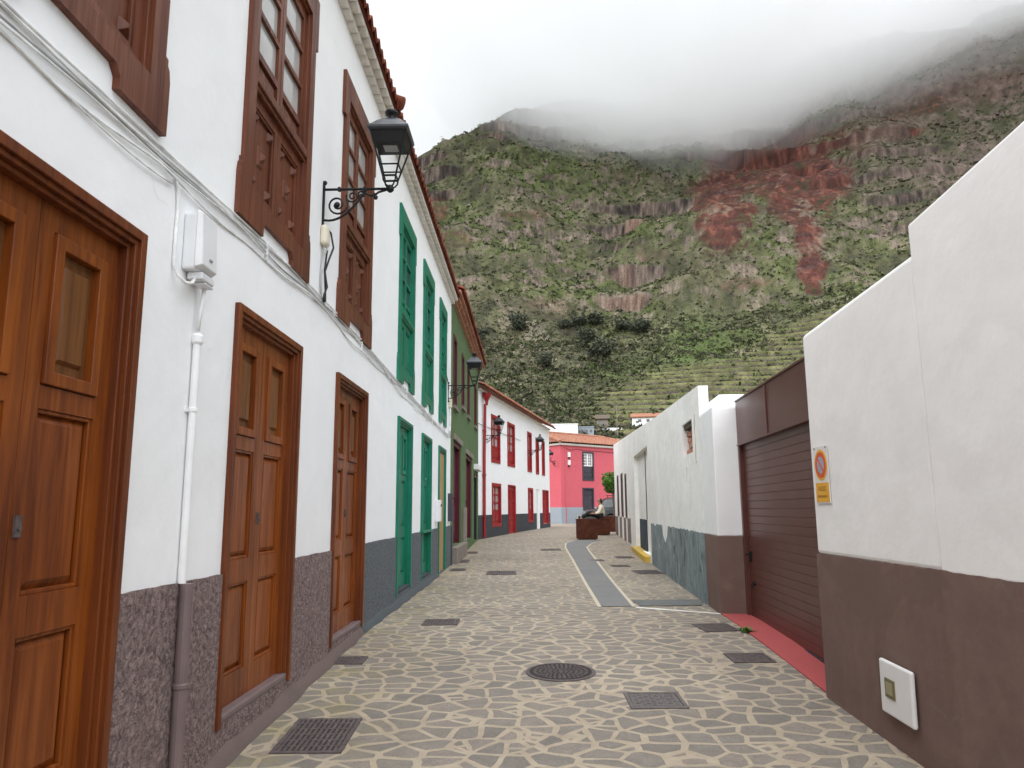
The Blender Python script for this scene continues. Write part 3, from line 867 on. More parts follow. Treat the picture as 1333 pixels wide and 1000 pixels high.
def eave_rows(P, x0, x1, z, m, rows=2, h=0.075, out=0.07, pw=0.19, name="cornice"):
    """rows of under tiles bedded in the wall head, each a line of rounded ends"""
    mb = MB()
    for r in range(rows):
        n = round((x1 - x0) / pw); p = (x1 - x0) / n
        yo = -(r + 1) * out; zc = z + r * h
        last = (r == rows - 1)
        for i in range(n):
            c = x0 + (i + 0.5) * p
            if c + p / 2 > x1 + 0.001: continue
            pts = [(c - p * 0.49, zc + h)] + [(c + p * 0.49 * -math.cos(math.pi * t / 6), zc + h * (1 - math.sin(math.pi * t / 6)) * 0.97) for t in range(7)] + [(c + p * 0.49, zc + h)]
            q = []
            for a in pts:
                if not q or abs(a[0] - q[-1][0]) + abs(a[1] - q[-1][1]) > 1e-4: q.append(a)
            mb.prism(q, yo, 0.02 + 0.001 * r)
        mb.box(x0, x1, yo + 0.012, 0.015 + .001 * r, zc + h - 0.02, zc + h + (0.012 if last else -0.004))
    return mb.build(name, m, P)

def ragged_strip(P, x0, x1, z, y0, y1, m, name="paint_edge", holes=(), amp=0.006):
    """the hand-painted top edge of a plinth, cut at the doors"""
    rnd = random.Random(int(x0 * 100) + 7); x = x0; runs = [[]]
    while x < x1:
        if any(h[0] < x < h[1] for h in holes):
            if runs[-1]: runs.append([])
        else: runs[-1].append((x, z + rnd.uniform(0, amp) + amp * 0.6 * math.sin(x * 2.3)))
        x += 0.07
    for r in runs:
        if len(r) > 1: MB().prism([(r[0][0], z - 0.01)] + [(r[-1][0], z - 0.01)] + r[::-1], y0, y1).build(name, m, P)

def base_fillet(P, x0, x1, m, ymap, holes=()):
    """smooth cement fillet where the wall meets the paving"""
    mb = MB(); n = int((x1 - x0) / 0.25); rnd = random.Random(4); o = 0
    for i in range(n + 1):
        x = x0 + (x1 - x0) * i / n; g = gz(ymap(x)); h = 0.085 + rnd.uniform(-.015, .02); w_ = 0.055 + rnd.uniform(-.012, .02)
        mb.v += [(x, -0.0165, g + h), (x, -0.03, g + h * .75), (x, -w_, g + .012), (x, -w_ - .012, g - .05)]
    for i in range(n):
        for k in range(3): mb.f.append((4 * i + k, 4 * i + k + 1, 4 * i + k + 5, 4 * i + k + 4))
    return mb.build("base_fillet", m, P, smooth=True, fix=False)

def wall_body(P, x0, x1, zt, holes, mw, depth=5.0, z0=-2.0, thick=0.28):
    mb = MB()
    mb.panel(x0, x1, z0, zt, 0.0, thick, holes)
    # gables and back
    mb.box(x0, x0 + 0.25, thick + .001, depth, z0, zt - 0.002)
    mb.box(x1 - 0.25, x1, thick + .001, depth, z0, zt - 0.002)
    mb.box(x0 + 0.25, x1 - 0.25, depth - 0.25, depth, z0, zt - 0.002)
    return mb.build("wall", mw, P)

# ------------------------------------------------------------------ the two white houses on the left
P0, RZ0 = frame((-1.75, 0.0), (0.02074, 1.0))
DW = 0.055                                       # how far a frame laps over the wall
def lap(x0, x1, z0, z1): return (x0 + DW, x1 - DW, z0 - 0.04, z1 - DW)
H1 = empty("white_house", P0, RZ0, "white house with varnished brown doors, dark wood windows and purple brown plinth", "house")
doors = [(2.01, 3.25, -1.13, 1.24), (4.36, 5.63, -1.13, 1.24), (6.74, 8.02, -1.11, 1.25)]
wins = [(1.90, 3.34, 1.77, 4.22), (4.26, 5.71, 1.77, 4.22), (6.66, 8.10, 1.75, 4.22)]
doors = [(-0.40, 0.84, -1.25, 1.24)] + doors
wins = [(-0.45, 0.99, 1.77, 4.22)] + wins
wh = [lap(*d) for d in doors] + [(x0 + 0.1, x1 - 0.1, z0 + 0.12, z1 - 0.08) for x0, x1, z0, z1 in wins]
SPL = 8.115
wall_body(H1, -5.0, SPL, 4.74, wh, M['white'])
pl = MB(); pl.panel(-5.0, 8.035, -2.2, -0.352, -0.016, 0.0, [(d[0] + 0.02, d[1] - 0.02, d[2] - 0.005, 0) for d in doors])
pl.build("plinth", M['rough_brown'], H1)
ragged_strip(H1, -5.0, 8.035, -0.3525, -0.0155, 0.001, M['rough_brown'], holes=doors)
M['mauve'] = m_plaster("smooth mauve cement", (0.150, 0.112, 0.102), (0.11, 0.085, 0.078), 0.7, 0.4, grain=0.4)
base_fillet(H1, -4.0, 8.03, M['mauve'], lambda x: x)
for d in doors[1:]: house_door(H1, *d, M['oak'], M['oak_old'], sill=M['mauvepipe'], mf=M['oak_frame'])
house_door(H1, *doors[0], M['oak'], M['oak_old'], sill=M['mauvepipe'], mf=M['oak_frame'])
for q in wins: house_window(H1, *q, M['walnut'], M['glass'])
eave_rows(H1, -5.0, SPL + .5, 4.74, M['cornice'])
tile_roof(H1, -5.0, SPL + .5, -0.20, 3.2, 4.945, 0.42, M['tile'])

H2 = empty("white_house", P0, RZ0, "white house with bright green doors and tall green windows", "house")
gd = [(10.0, 11.2, -1.05, 1.25), (12.29, 13.46, -1.06, 1.25), (14.61, 15.8, -1.20, 1.24)]
gw = [(9.86, 11.28, 1.72, 4.22), (12.23, 13.6, 1.715, 4.22), (14.58, 15.82, 1.71, 4.22)]
wh = [lap(*d) for d in gd] + [(x0 + 0.1, x1 - 0.1, z0 + 0.12, z1 - 0.08) for x0, x1, z0, z1 in gw]
wall_body(H2, SPL + .001, 16.92, 4.74, wh, M['white'])
pl = MB(); pl.panel(8.037, 16.95, -2.2, -0.352, -0.016, 0.0, [(d[0] + 0.02, d[1] - 0.02, d[2] - 0.005, 0) for d in gd])
pl.build("plinth", M['rough_grey'], H2)
ragged_strip(H2, 8.04, 16.95, -0.3525, -0.0155, 0.001, M['rough_grey'], holes=gd)
base_fillet(H2, 8.04, 14.5, m_plaster("smooth grey blue cement", (0.088, 0.100, 0.108), (0.07, 0.078, 0.082), 0.7, 0.4, grain=0.4), lambda x: x)
for k, d in enumerate(gd): house_door(H2, *d, M['green'], M['green'], sill=M['greyplinth'] if k < 2 else None, lock=False, plank=(k == 2))
lg = MB(); lg.box(12.25, 13.5, -0.06, 0.03, -0.375, -0.335); lg.build("window_ledge", M['green'], H2, bevel=0.006)
for q in gw: house_window(H2, *q, M['green'], M['glass_dark'], False)
eave_rows(H2, SPL + .51, 17.05, 4.74, M['cornice'])
tile_roof(H2, SPL + .51, 17.05, -0.20, 3.2, 4.945, 0.42, M['tile'])
vt = MB(); vt.tube([(8.62, -0.24, 4.98), (8.62, 0.1, 5.12), (8.62, 3.2, 6.42)], 0.085, 10)
vt.build("verge_tile", M['tile'], H2, smooth=True)

# ------------------------------------------------------------------ green house
H3 = empty("green_house", P0, RZ0, "narrow green house with burgundy doors and windows", "house")
gwin = [(17.45, 18.25, 2.42, 4.15), (19.65, 20.40, 2.70, 4.15), (21.5, 22.25, 2.68, 4.15), (24.3, 25.3, 2.70, 4.1)]
gdo = [(17.62, 19.5, -0.83, 1.62), (21.1, 23.3, -0.85, 1.54), (24.3, 25.8, -1.0, 1.15)]
wall_body(H3, 16.951, 26.35, 4.86, gwin + gdo, M['greenwall'], depth=5, thick=0.3)
for x0, x1, z0, z1 in gwin:
    f = MB(); f.ring(x0, x1, z0, z1, 0.09, -0.02, 0.2, True); f.box(x0 + .09, x1 - .09, 0.10, 0.14, z0 + .09, z1 - .09); f.box((x0 + x1) / 2 - .03, (x0 + x1) / 2 + .03, .08, .0995, z0 + .09, z1 - .09)
    w_ = f.build("window", M['burgundy'], H3, bevel=0.006)
    MB().box(x0 - .06, x1 + .06, -0.07, 0.1, z0 - 0.08, z0).build("window_sill", M['stone'], w_, bevel=0.01)
for k, (x0, x1, z0, z1) in enumerate(gdo):
    mt = M['burgundy'] if k < 2 else M['glass_dark']
    f = MB(); f.ring(x0, x1, z0, z1, 0.10, 0.02, 0.24)
    f.box(x0 + .1, (x0 + x1) / 2 - .003, 0.13, 0.18, z0, z1 - .1); f.box((x0 + x1) / 2 + .003, x1 - .1, 0.13, 0.18, z0, z1 - .1)
    for xa, xb in ((x0 + .18, (x0 + x1) / 2 - .08), ((x0 + x1) / 2 + .08, x1 - .18)):
        for za, zb in ((z0 + .15, z0 + .95), (z0 + 1.1, z1 - .2)): f.frustum(xa, xb, za, zb, 0.13, 0.115, 0.03)
    d = f.build("door", mt, H3, bevel=0.004)
    if k < 2: MB().box(x0 - .14, x1 + .14, -0.05, 0.05, z1, z1 + 0.14).build("door_lintel", M['stone'], d, bevel=0.012)
    else: MB().box(x0 - .1, x1 + .12, -0.16, 0.05, z1 + .12, z1 + 0.30).build("door_lintel", M['whitepaint'], d, bevel=0.012)
MB().box(17.3, 20.1, -0.14, 0.25, -2, -0.84).build("step", M['stone'], H3, bevel=0.02)
MB().box(20.1, 21.0, -0.05, -0.0005, -2, 0.05).build("plinth", M['stone'], H3, bevel=0.01)
MB().box(16.953, 17.2, -0.03, -0.0005, -2, -0.36).build("corner_plinth", M['greyplinth'], H3)
eave_rows(H3, 16.953, 26.4, 4.86, M['brick'], 3, 0.07, 0.075, 0.15)
tile_roof(H3, 17.06, 26.4, -0.30, 3.2, 5.13, 0.42, M['tile'])

# ------------------------------------------------------------------ white house with red windows
WRP, WRR = frame((-1.21, 26.6), (3.17, 14.0))
H4 = empty("white_house", WRP, WRR, "white house with red windows and dark grey plinth on the bend of the street", "house")
u = [(1.8, 3.22, 1.76, 3.60), (4.5, 5.88, 1.76, 3.60), (8.59, 9.58, 1.72, 3.60), (10.62, 11.40, 1.70, 3.50), (12.27, 13.04, 1.70, 3.50)]
lw = [(1.9, 3.32, -0.66, 0.99), (8.63, 9.8, -0.62, 0.98)]
dd = [(4.56, 5.94, -1.0, 1.0), (12.32, 13.98, -0.75, 0.97)]
wall_body(H4, -0.02, 14.5, 4.22, u + lw + dd + [(10.68, 11.55, -1.0, 0.96)], M['white'], depth=4.5)
pl = MB(); pl.panel(-0.02, 14.5, -2, -0.20, -0.016, 0.0, [(a, b, c, 0) for a, b, c, d in lw + dd] + [(10.68, 11.55, -1.0, 0)])
pl.build("plinth", M['greyplinth'], H4)
def red_window(P, x0, x1, z0, z1, panes=3, low=0.3):
    f = MB(); f.ring(x0, x1, z0, z1, 0.12, -0.03, 0.14, True)
    m = (x0 + x1) / 2; zl = z0 + 0.12 + low * (z1 - z0)
    w_ = f.build("window", M['red'], P, bevel=0.006)
    c = MB(); a, b = x0 + .12, x1 - .12
    ph = (z1 - .12 - zl - .06) / panes
    holes = [(l, r, zl + .06 + k * ph, zl + .06 + (k + 1) * ph - .05) for l, r in ((a + .07, m - .06), (m + .06, b - .07)) for k in range(panes)]
    c.panel(a, b, zl, z1 - .12, 0.04, 0.08, holes)
    c.build("casement", M['red'], w_)
    s = MB(); s.box(a, b, 0.05, 0.09, z0 + .12, zl - .001)
    for l, r in ((a + .06, m - .05), (m + .05, b - .06)): s.frustum(l, r, z0 + .2, zl - .08, 0.05, 0.03, 0.02)
    s.build("shutter", M['red'], w_)
    g = MB()
    for h in holes: g.box(h[0], h[1], 0.065, 0.075, h[2], h[3])
    g.build("window_pane", M['glass'], w_)
for k, q in enumerate(u): red_window(H4, *q, 3, 0.26)
for q in lw: red_window(H4, *q, 3, 0.28)
for x0, x1, z0, z1 in dd: 
    d = house_door(H4, x0, x1, z0, z1, M['red'], M['red'], lock=False)
MB().box(10.68, 11.55, 0.06, 0.1, -1.0, 0.96).build("door", M['whitepaint'], H4)
MB().box(-0.02, 14.5, -0.10, 0.02, 4.22, 4.30).build("cornice", M['cornice'], H4, bevel=0.02)
tile_roof(H4, -0.15, 14.6, -0.30, 3.0, 4.40, 0.42, M['tile_old'])
g = MB(); g.tube([(-0.1, -0.34, 4.33), (7, -0.34, 4.325), (14.55, -0.34, 4.32)], 0.04, 8)
g.build("gutter", M['tile'], H4, smooth=True)
g = MB(); g.lathe([(0.05, -0.25), (0.06, -0.1), (0.16, 0.1), (0.17, 0.2)], 8, (0.56, -0.16, 4.0)); g.tube([(0.56, -0.10, 3.8), (0.56, -0.07, 2.0), (0.56, -0.07, -0.98)], 0.055, 8)
for z in (2.8, 1.2, -0.3): g.box(0.48, 0.64, -0.13, -0.0165, z, z + .04)
g.build("downpipe", M['red'], H4)

# ------------------------------------------------------------------ pink house
PKP, PKR = frame((3.12, 48.75), (4.01, 3.35))
H5 = empty("pink_house", PKP, PKR, "pink house with a hipped tile roof at the end of the street", "house")
mb = MB(); mb.panel(0, 9.0, -2, 4.15, 0.0, 0.3, [(1.97, 3.06, 1.84, 3.76), (1.93, 3.0, -0.93, 1.37)])
mb.box(0, 0.3, 0.301, 7, -2, 4.149); mb.box(8.7, 9, 0.301, 7, -2, 4.149); mb.box(0.3, 8.7, 6.7, 7, -2, 4.149)
mb.build("wall", M['pink'], H5)
mb = MB(); mb.panel(-0.03, 9.0, -2, 0.10, -0.03, 0.0, [(1.93, 3.0, -0.93, 1.37)]); mb.box(-0.03, 0.0, 0.0, 7, -2, 0.1)
mb.build("plinth", M['palegrey'], H5)
def dark_opening(P, x0, x1, z0, z1, glazed):
    f = MB(); f.ring(x0, x1, z0, z1, 0.10, -0.04, 0.2, glazed)
    a, b, t = x0 + .1, x1 - .1, z1 - .1; m = (a + b) / 2
    zs = z0 + (z1 - z0) * 0.5 if glazed else z0 + (z1 - z0) * .78
    for l, r in ((a, m - .004), (m + .004, b)):
        f.box(l, r, 0.06, 0.1, z0 + (.1 if glazed else 0), zs - .004)
        f.frustum(l + .07, r - .07, z0 + .22, (z0 + zs) / 2 - .05, 0.06, 0.04, 0.03); f.frustum(l + .07, r - .07, (z0 + zs) / 2 + .05, zs - .1, 0.06, 0.04, 0.03)
        if not glazed:
            f.box(l, r, 0.06, 0.1, zs + .004, t); f.frustum(l + .07, r - .07, zs + .06, t - .06, 0.06, 0.04, 0.03)
    o = f.build("window" if glazed else "door", M['anthracite'], P, bevel=0.004)
    if glazed:
        c = MB(); holes = []
        for l, r in ((a, m), (m, b)):
            for i in range(2):
                for k in range(4):
                    wx = (r - l - .10) / 2; hh = (t - zs - .10) / 4
                    holes.append((l + .05 + i * wx + .02, l + .05 + (i + 1) * wx - .02, zs + .05 + k * hh + .02, zs + .05 + (k + 1) * hh - .02))
        c.panel(a, b, zs, t, 0.03, 0.08, holes)
        c.build("sash", M['whitepaint'], o)
        MB().box(a, b, 0.085, 0.09, zs, t).build("window_pane", M['glass_dark'], o)
    return o
dark_opening(H5, 1.97, 3.06, 1.84, 3.76, True)
dark_opening(H5, 1.93, 3.0, -0.93, 1.37, False)
MB().box(-0.15, 9.15, -0.16, 0.02, 4.10, 4.24).build("cornice", M['cornice'], H5, bevel=0.03)
MB().box(-0.15, 0.02, 0.021, 7.1, 4.10, 4.239).build("side_cornice", M['cornice'], H5, bevel=0.03)
# hipped roof, each slope ridged with barrel tiles
mb = MB()
def slope_tiles(mb, a, b, c, d, n):
    """quad a-b along the eave, d-c along the top, tiles running up it"""
    a, b, c, d = map(Vector, (a, b, c, d)); nr = (b - a).cross(d - a).normalized(); rows = 9
    k = 6; o = len(mb.v)
    for r in range(rows * 2):
        t = (r // 2 + (r % 2)) / rows; lift = 0.03 if r % 2 == 0 else 0.0
        for i in range(n * k + 1):
            s_ = i / (n * k); p = a.lerp(b, s_).lerp(d.lerp(c, s_), t)
            mb.v.append(tuple(p + nr * (0.06 * abs(math.sin(math.pi * i / k)) + lift)))
    L_ = n * k + 1
    for r in range(rows * 2 - 1):
        for i in range(L_ - 1): mb.f.append((o + r * L_ + i, o + r * L_ + i + 1, o + (r + 1) * L_ + i + 1, o + (r + 1) * L_ + i))
ze, zr_ = 4.26, 5.25
slope_tiles(mb, (-0.3, -0.3, ze), (9.3, -0.3, ze), (7.2, 3.5, zr_), (1.2, 3.5, zr_), 44)
slope_tiles(mb, (-0.3, 7.3, ze), (-0.3, -0.3, ze), (1.2, 3.5, zr_), (1.2, 3.5, zr_), 34)
slope_tiles(mb, (9.3, -0.3, ze), (9.3, 7.3, ze), (7.2, 3.5, zr_), (7.2, 3.5, zr_), 34)
slope_tiles(mb, (9.3, 7.3, ze), (-0.3, 7.3, ze), (1.2, 3.5, zr_), (7.2, 3.5, zr_), 44)
mb.tube([(-0.3, -0.3, ze + .05), (1.2, 3.5, zr_ + .07)], 0.11, 8); mb.tube([(9.3, -0.3, ze + .05), (7.2, 3.5, zr_ + .07)], 0.11, 8); mb.tube([(1.2, 3.5, zr_ + .07), (7.2, 3.5, zr_ + .07)], 0.11, 8)
mb.build("roof", M['tile_old'], H5, fix=False)
MB().box(0.35, 0.43, -0.05, -0.0005, -0.9, 4.0).build("downpipe", M['pink'], H5, bevel=0.02)

# ------------------------------------------------------------------ right side: near wall, garage, pier, derelict house
def m_twotone(name):                          # white above, brown paint below the dado line
    return None
NWP, NWR = frame((2.24 - 5.2 * 0.0088, 0.0), (-0.0088, -1.0))   # local x runs toward the camera, y away from the street
W1 = empty("garden_wall", NWP, NWR, "tall white garden wall with a stepped top and brown painted base", "wall")
def wavy_prism(mb, pts, y0, y1): mb.prism(pts, y0, y1)
def wall_piece(nm, top, zb, m, y0, y1, bev):
    """a run of wall: list of (s, z) along its top; s is the distance up the street"""
    pts = [(-s, z) for s, z in top] 
    n = MB().prism(pts + [(pts[-1][0], zb), (pts[0][0], zb)], y0, y1)
    return n.build(nm, m, W1, bevel=bev, seg=3)
TD = -0.345
wall_piece("wall", [(5.665, 1.31), (4.0, 1.39)], TD, M['white2'], 0.0, 0.32, 0.035)
wall_piece("high_wall", [(3.995, 1.555), (3.0, 1.64), (0.0, 1.80), (-4.0, 1.95)], TD, M['white2'], -0.012, 0.33, 0.018)
rp = random.Random(12)
def waver(a, b):
    n_ = max(2, int(abs(a - b) / .06)); return [(a + (b - a) * k / n_, TD + .012 + .005 * math.sin(2.1 * (a + (b - a) * k / n_)) + rp.uniform(-.004, .004)) for k in range(n_ + 1)]
wall_piece("painted_base", waver(5.668, 4.0), -2.6, M['brownwall'], -0.004, 0.31, 0.0)
wall_piece("painted_base", waver(3.998, -4.0), -2.6, M['brownwall'], -0.016, 0.32, 0.0)

# vado sign on the wall: no parking
SG = empty("parking_sign", (0, 0, 0), 0, "small no parking plate, red ring on yellow, on the white wall", "sign")
SG.parent = None
SG.location = (NWP[0] + 0.0088 * 5.45 - 0.004, 5.45, 0.235); SG.rotation_euler = (0, 0, NWR)
m_sw = m_plain("sign white", (0.72, 0.71, 0.70), 0.4); m_sy = m_plain("sign yellow", (0.80, 0.40, 0.02), 0.4, 0, 0.12, 30)
m_sr = m_plain("sign orange red", (0.66, 0.085, 0.01), 0.4); m_sb = m_plain("sign faded blue", (0.33, 0.34, 0.46), 0.4); m_st = m_plain("sign brown lettering", (0.30, 0.14, 0.02), 0.5)
MB().box(-0.125, 0.125, -0.006, 0, -0.21, 0.20).build("plate", m_sw, SG, bevel=0.002)
def disc(mb, r0, r1, y0, y1, cx, cz, n=40):
    o = len(mb.v)
    for k in range(n):
        t = 2 * math.pi * k / n
        for r, y in ((r0, y0), (r1, y0), (r1, y1), (r0, y1)): mb.v.append((cx + r * math.cos(t), y, cz + r * math.sin(t)))
    for k in range(n):
        a, b = o + 4 * k, o + 4 * ((k + 1) % n)
        for j in range(4): mb.f.append((a + j, b + j, b + (j + 1) % 4, a + (j + 1) % 4))
    return mb
disc(MB(), 0.0005, 0.112, -0.0075, -0.006, 0, 0.065).build("yellow_disc", m_sy, SG)
disc(MB(), 0.062, 0.094, -0.009, -0.0075, 0, 0.065).build("red_ring", m_sr, SG)
disc(MB(), 0.0005, 0.0615, -0.009, -0.0075, 0, 0.065).build("blue_disc", m_sb, SG)
bb = MB(); bb.prism([(-0.050, 0.104), (-0.040, 0.114), (0.050, 0.026), (0.040, 0.016)], -0.0105, -0.009); bb.build("red_bar", m_sr, SG)
MB().box(-0.115, 0.115, -0.0075, -0.006, -0.20, -0.062).build("yellow_plate", m_sy, SG)
def text_mesh(txt, size, m, parent, loc, name="lettering", rot=(R(90), 0, 0)):
    cu = bpy.data.curves.new(name, 'FONT'); cu.body = txt; cu.size = size; cu.align_x = 'CENTER'; cu.extrude = 0.0006
    o = bpy.data.objects.new(name, cu); col.objects.link(o)
    bpy.context.view_layer.update()
    me = bpy.data.meshes.new_from_object(o.evaluated_get(bpy.context.evaluated_depsgraph_get()))
    bpy.data.objects.remove(o); me.materials.append(m)
    t = bpy.data.objects.new(name, me); col.objects.link(t); t.parent = parent; t.location = loc; t.rotation_euler = rot
    return t
text_mesh("VADO", 0.052, m_st, SG, (0, -0.0082, -0.122)); text_mesh("PERMANENTE", 0.027, m_st, SG, (0, -0.0082, -0.168))
sc_ = MB()
for x in (-0.10, 0.10): disc(sc_, 0.0005, 0.006, -0.009, -0.006, x, 0.188, 10)
sc_.build("screw", M['castiron'], SG)

# meter cupboard low on the wall
MC = empty("meter_box", (NWP[0] + 0.0088 * 4.54 - 0.016, 4.54, -1.05), NWR, "tilted white meter cupboard with an olive inspection window, set in the brown wall base", "meter box")
mb = MB(); mb.box(-0.185, 0.185, -0.028, 0.0, -0.155, 0.15); mb.build("door", M['whitepaint'], MC, bevel=0.012, seg=3)
disc_w = MB(); disc_w.box(-0.075 - 0.04, 0.0, -0.034, -0.027, -0.055, 0.055); disc_w.build("window_frame", m_plain("olive frame", (0.16, 0.14, 0.06), 0.5), MC, bevel=0.012)
MB().box(-0.095, -0.02, -0.037, -0.033, -0.035, 0.035).build("window_pane", m_plain("cloudy pane", (0.30, 0.27, 0.15), 0.3), MC, bevel=0.008)
MB().box(-0.21, -0.186, -0.022, 0.0, -0.02, 0.04).build("hinge", M['castiron'], MC, bevel=0.003)
MC.rotation_euler = (0, R(2.0), NWR)

# garage gate: local x toward camera
GTP, GTR = frame((2.73, 9.09), (-0.068, -1.0))
G = empty("garage_door", GTP, GTR, "wide brown horizontal slat garage door under a plain brown header", "garage door")
n = 24; z0, z1 = -1.27, 0.745; hgt = (z1 - z0) / n
mb = MB()
for k in range(n):
    za = z0 + k * hgt; pts = [(0.052, za + .001), (0.0485, za + .005), (0.0485, za + hgt - .004), (0.052, za + hgt - .0005), (0.10, za + hgt), (0.10, za)]
    o = len(mb.v)
    for x in (0.08, 3.35): mb.v += [(x, y, z) for y, z in pts]
    m_ = len(pts); mb.f += [(o + i, o + (i + 1) % m_, o + m_ + (i + 1) % m_, o + m_ + i) for i in range(m_)]
mb.build("slat_panel", M['garage'], G)
mb = MB(); mb.box(0.0, 3.4, -0.0, 0.10, 0.75, 1.27); mb.build("header_panel", M['garage'], G, bevel=0.006)
MB().box(-0.0, 3.4, -0.012, 0.11, 1.27, 1.29).build("header_cap", M['garage'], G)
MB().box(1.36, 1.40, -0.012, 0.0, 0.755, 1.265).build("header_batten", M['garage'], G, bevel=0.003)
MB().box(0.0, 3.4, -0.010, 0.045, 0.735, 0.752).build("header_lip", M['garage'], G)
MB().box(0.0, 0.075, -0.0, 0.10, -1.9, 0.745).build("guide_rail", M['garage'], G, bevel=0.006)
MB().box(0.08, 3.35, 0.035, 0.10, -1.9, -1.272).build("bottom_rail", M['anthracite'], G)
mb = MB(); mb.box(0.17, 0.20, 0.020, 0.05, -0.62, -0.50); mb.tube([(0.185, 0.02, -0.53), (0.185, -0.02, -0.53), (0.25, -0.03, -0.53)], 0.010, 8); mb.build("handle", M['iron'], G, bevel=0.003)
mb = MB(); disc(mb, 0.0005, 0.025, 0.030, 0.05, 0.27, -0.86, 14); mb.tube([(0.27, 0.03, -0.86), (0.27, 0.01, -0.86), (0.315, 0.005, -0.90)], 0.008, 8); mb.build("lock", M['iron'], G)

# red painted ramp in front of the gate
def step_block(name, pts, top, m, label, cat):
    mb = MB(); o = 0
    nn = len(pts)
    mb.v = [(x, y, gz(y) - 0.25) for x, y in pts] + [(x, y, gz(y) + top) for x, y in pts]
    mb.f = [tuple(range(nn - 1, -1, -1)), tuple(range(nn, 2 * nn))] + [(i, (i + 1) % nn, nn + (i + 1) % nn, nn + i) for i in range(nn)]
    cx, cy_ = sum(p[0] for p in pts) / nn, sum(p[1] for p in pts) / nn
    mb.v = [(x - cx, y - cy_, z - gz(cy_)) for x, y, z in mb.v]
    return tag(mb.build(name, m, loc=(cx, cy_, gz(cy_)), bevel=0.006), label, cat)
step_block("ramp", [(2.27, 5.66), (2.75, 5.66), (2.74, 7.4), (2.76, 9.12), (2.455, 9.165), (2.38, 7.8)], 0.018, M['redstep'], "red painted strip of floor along the foot of the garage door", "ramp")

# pier between the garage and the derelict house
RUP, RUR = frame((2.46, 9.17), (-0.078, -1.0))
PI = empty("gate_pier", RUP, RUR, "white pier with brown painted base between the garage door and the derelict house", "pier")
mb = MB()
lo = [(-0.885, 0), (0, 0), (0.03, 1.3), (-0.915, 1.3)]     # plan: x, y
def loft(mb, a, za, b, zb):
    nn = len(a); mb.v += [(x, y, za) for x, y in a] + [(x, y, zb) for x, y in b]; o = len(mb.v) - 2 * nn
    mb.f += [(o + i, o + (i + 1) % nn, o + nn + (i + 1) % nn, o + nn + i) for i in range(nn)]
    mb.f += [tuple(o + nn + i for i in range(nn)), tuple(o + nn - 1 - i for i in range(nn))]
loft(mb, [(-0.885, 0), (0, 0), (0.0, 1.3), (-0.885, 1.3)], -0.335, [(-0.885, 0), (-0.0, 0), (0.0, 1.3), (-0.885, 1.3)], 1.22)
loft(mb, [(-0.885, 0), (0, 0), (0.0, 1.3), (-0.885, 1.3)], 1.22, [(-0.80, 0.12), (-0.13, 0.12), (-0.13, 1.25), (-0.80, 1.25)], 1.40)
mb.build("wall", M['white'], PI, bevel=0.012)
MB().box(-0.882, 0.006, -0.006, 1.3, -2.3, -0.3355).build("painted_base", M['brownwall'], PI, bevel=0.008)

# derelict house: local x toward camera, so s up the street is -x
RH = empty("derelict_house", RUP, RUR, "derelict white house with peeling plaster, blocked window and patchy grey base", "house")
s0, s1 = 0.89, 21.6
def ruin_panel(mb, holes, base_z=-2.4):
    zt = 3.0
    mb.panel(-s1, -s0, base_z, zt, 0.0, 0.13, holes)
    # slope the top edge
    for k in range(len(mb.v)):
        x, y, z = mb.v[k]
        if abs(z - zt) < 1e-6: mb.v[k] = (x, y, float(np.interp(-x, [0.89, 1.2, 3.5, 6.4, 9, 13, 17, 21.6], [1.64, 1.655, 1.745, 1.85, 1.985, 2.17, 2.36, 2.56])))
    return mb
hol = [(-2.50, -1.565, 0.79, 1.27), (-2.30, -2.19, 0.37, 0.60), (-11.9, -8.05, -1.05, 1.42)]
hol += [(-15.6, -14.9, -0.30, 1.10), (-17.6, -16.6, -0.28, 1.20), (-19.8, -18.9, -0.28, 1.22)]
extra = [(-x_, -x_, 0, 0) for x_ in (1.2, 3.5, 6.4, 9, 13, 17)]
wl_ = ruin_panel(MB(), hol + [(e[0] - .0005, e[0] + .0005, 5, 6) for e in extra])
wl_.box(-s1, -s1 + .3, 0.451, 6, -2.4, 2.5)
wl_.prism([(-0.885, 1.41), (-0.885, -2.0), (-0.8845, -2.0), (-0.8845, 1.41)], 0.46, 0.5)
wl_.build("wall", M['ruin'], RH, bevel=0.006)
mp = m_plaster("torn edge plaster", (0.50, 0.42, 0.32), (0.2, 0.15, 0.1), 0.8, 0.8)
mb = MB(); mb.box(-2.7, -1.4, 0.10, 0.44, 0.7, 1.4); mb.build("window_filling", M['stone'], RH)
mb = MB()
for k in range(4):
    for j in range(3):
        mb.box(-2.48 + j * .31 + .02 * (k % 2), -2.20 + j * .31 + .02 * (k % 2), 0.05 + .012 * ((k * 3 + j * 5) % 4), 0.11, 0.80 + k * .092, 0.88 + k * .092)
mb.build("rubble_filling", M['brick'], RH, bevel=0.012)
MB().box(-2.495, -1.57, 0.03, 0.19, 1.19, 1.265).build("window_lintel", M['bark'], RH)
MB().box(-2.32, -2.17, 0.035, 0.3, 0.3, 0.7).build("slit_filling", mp, RH)
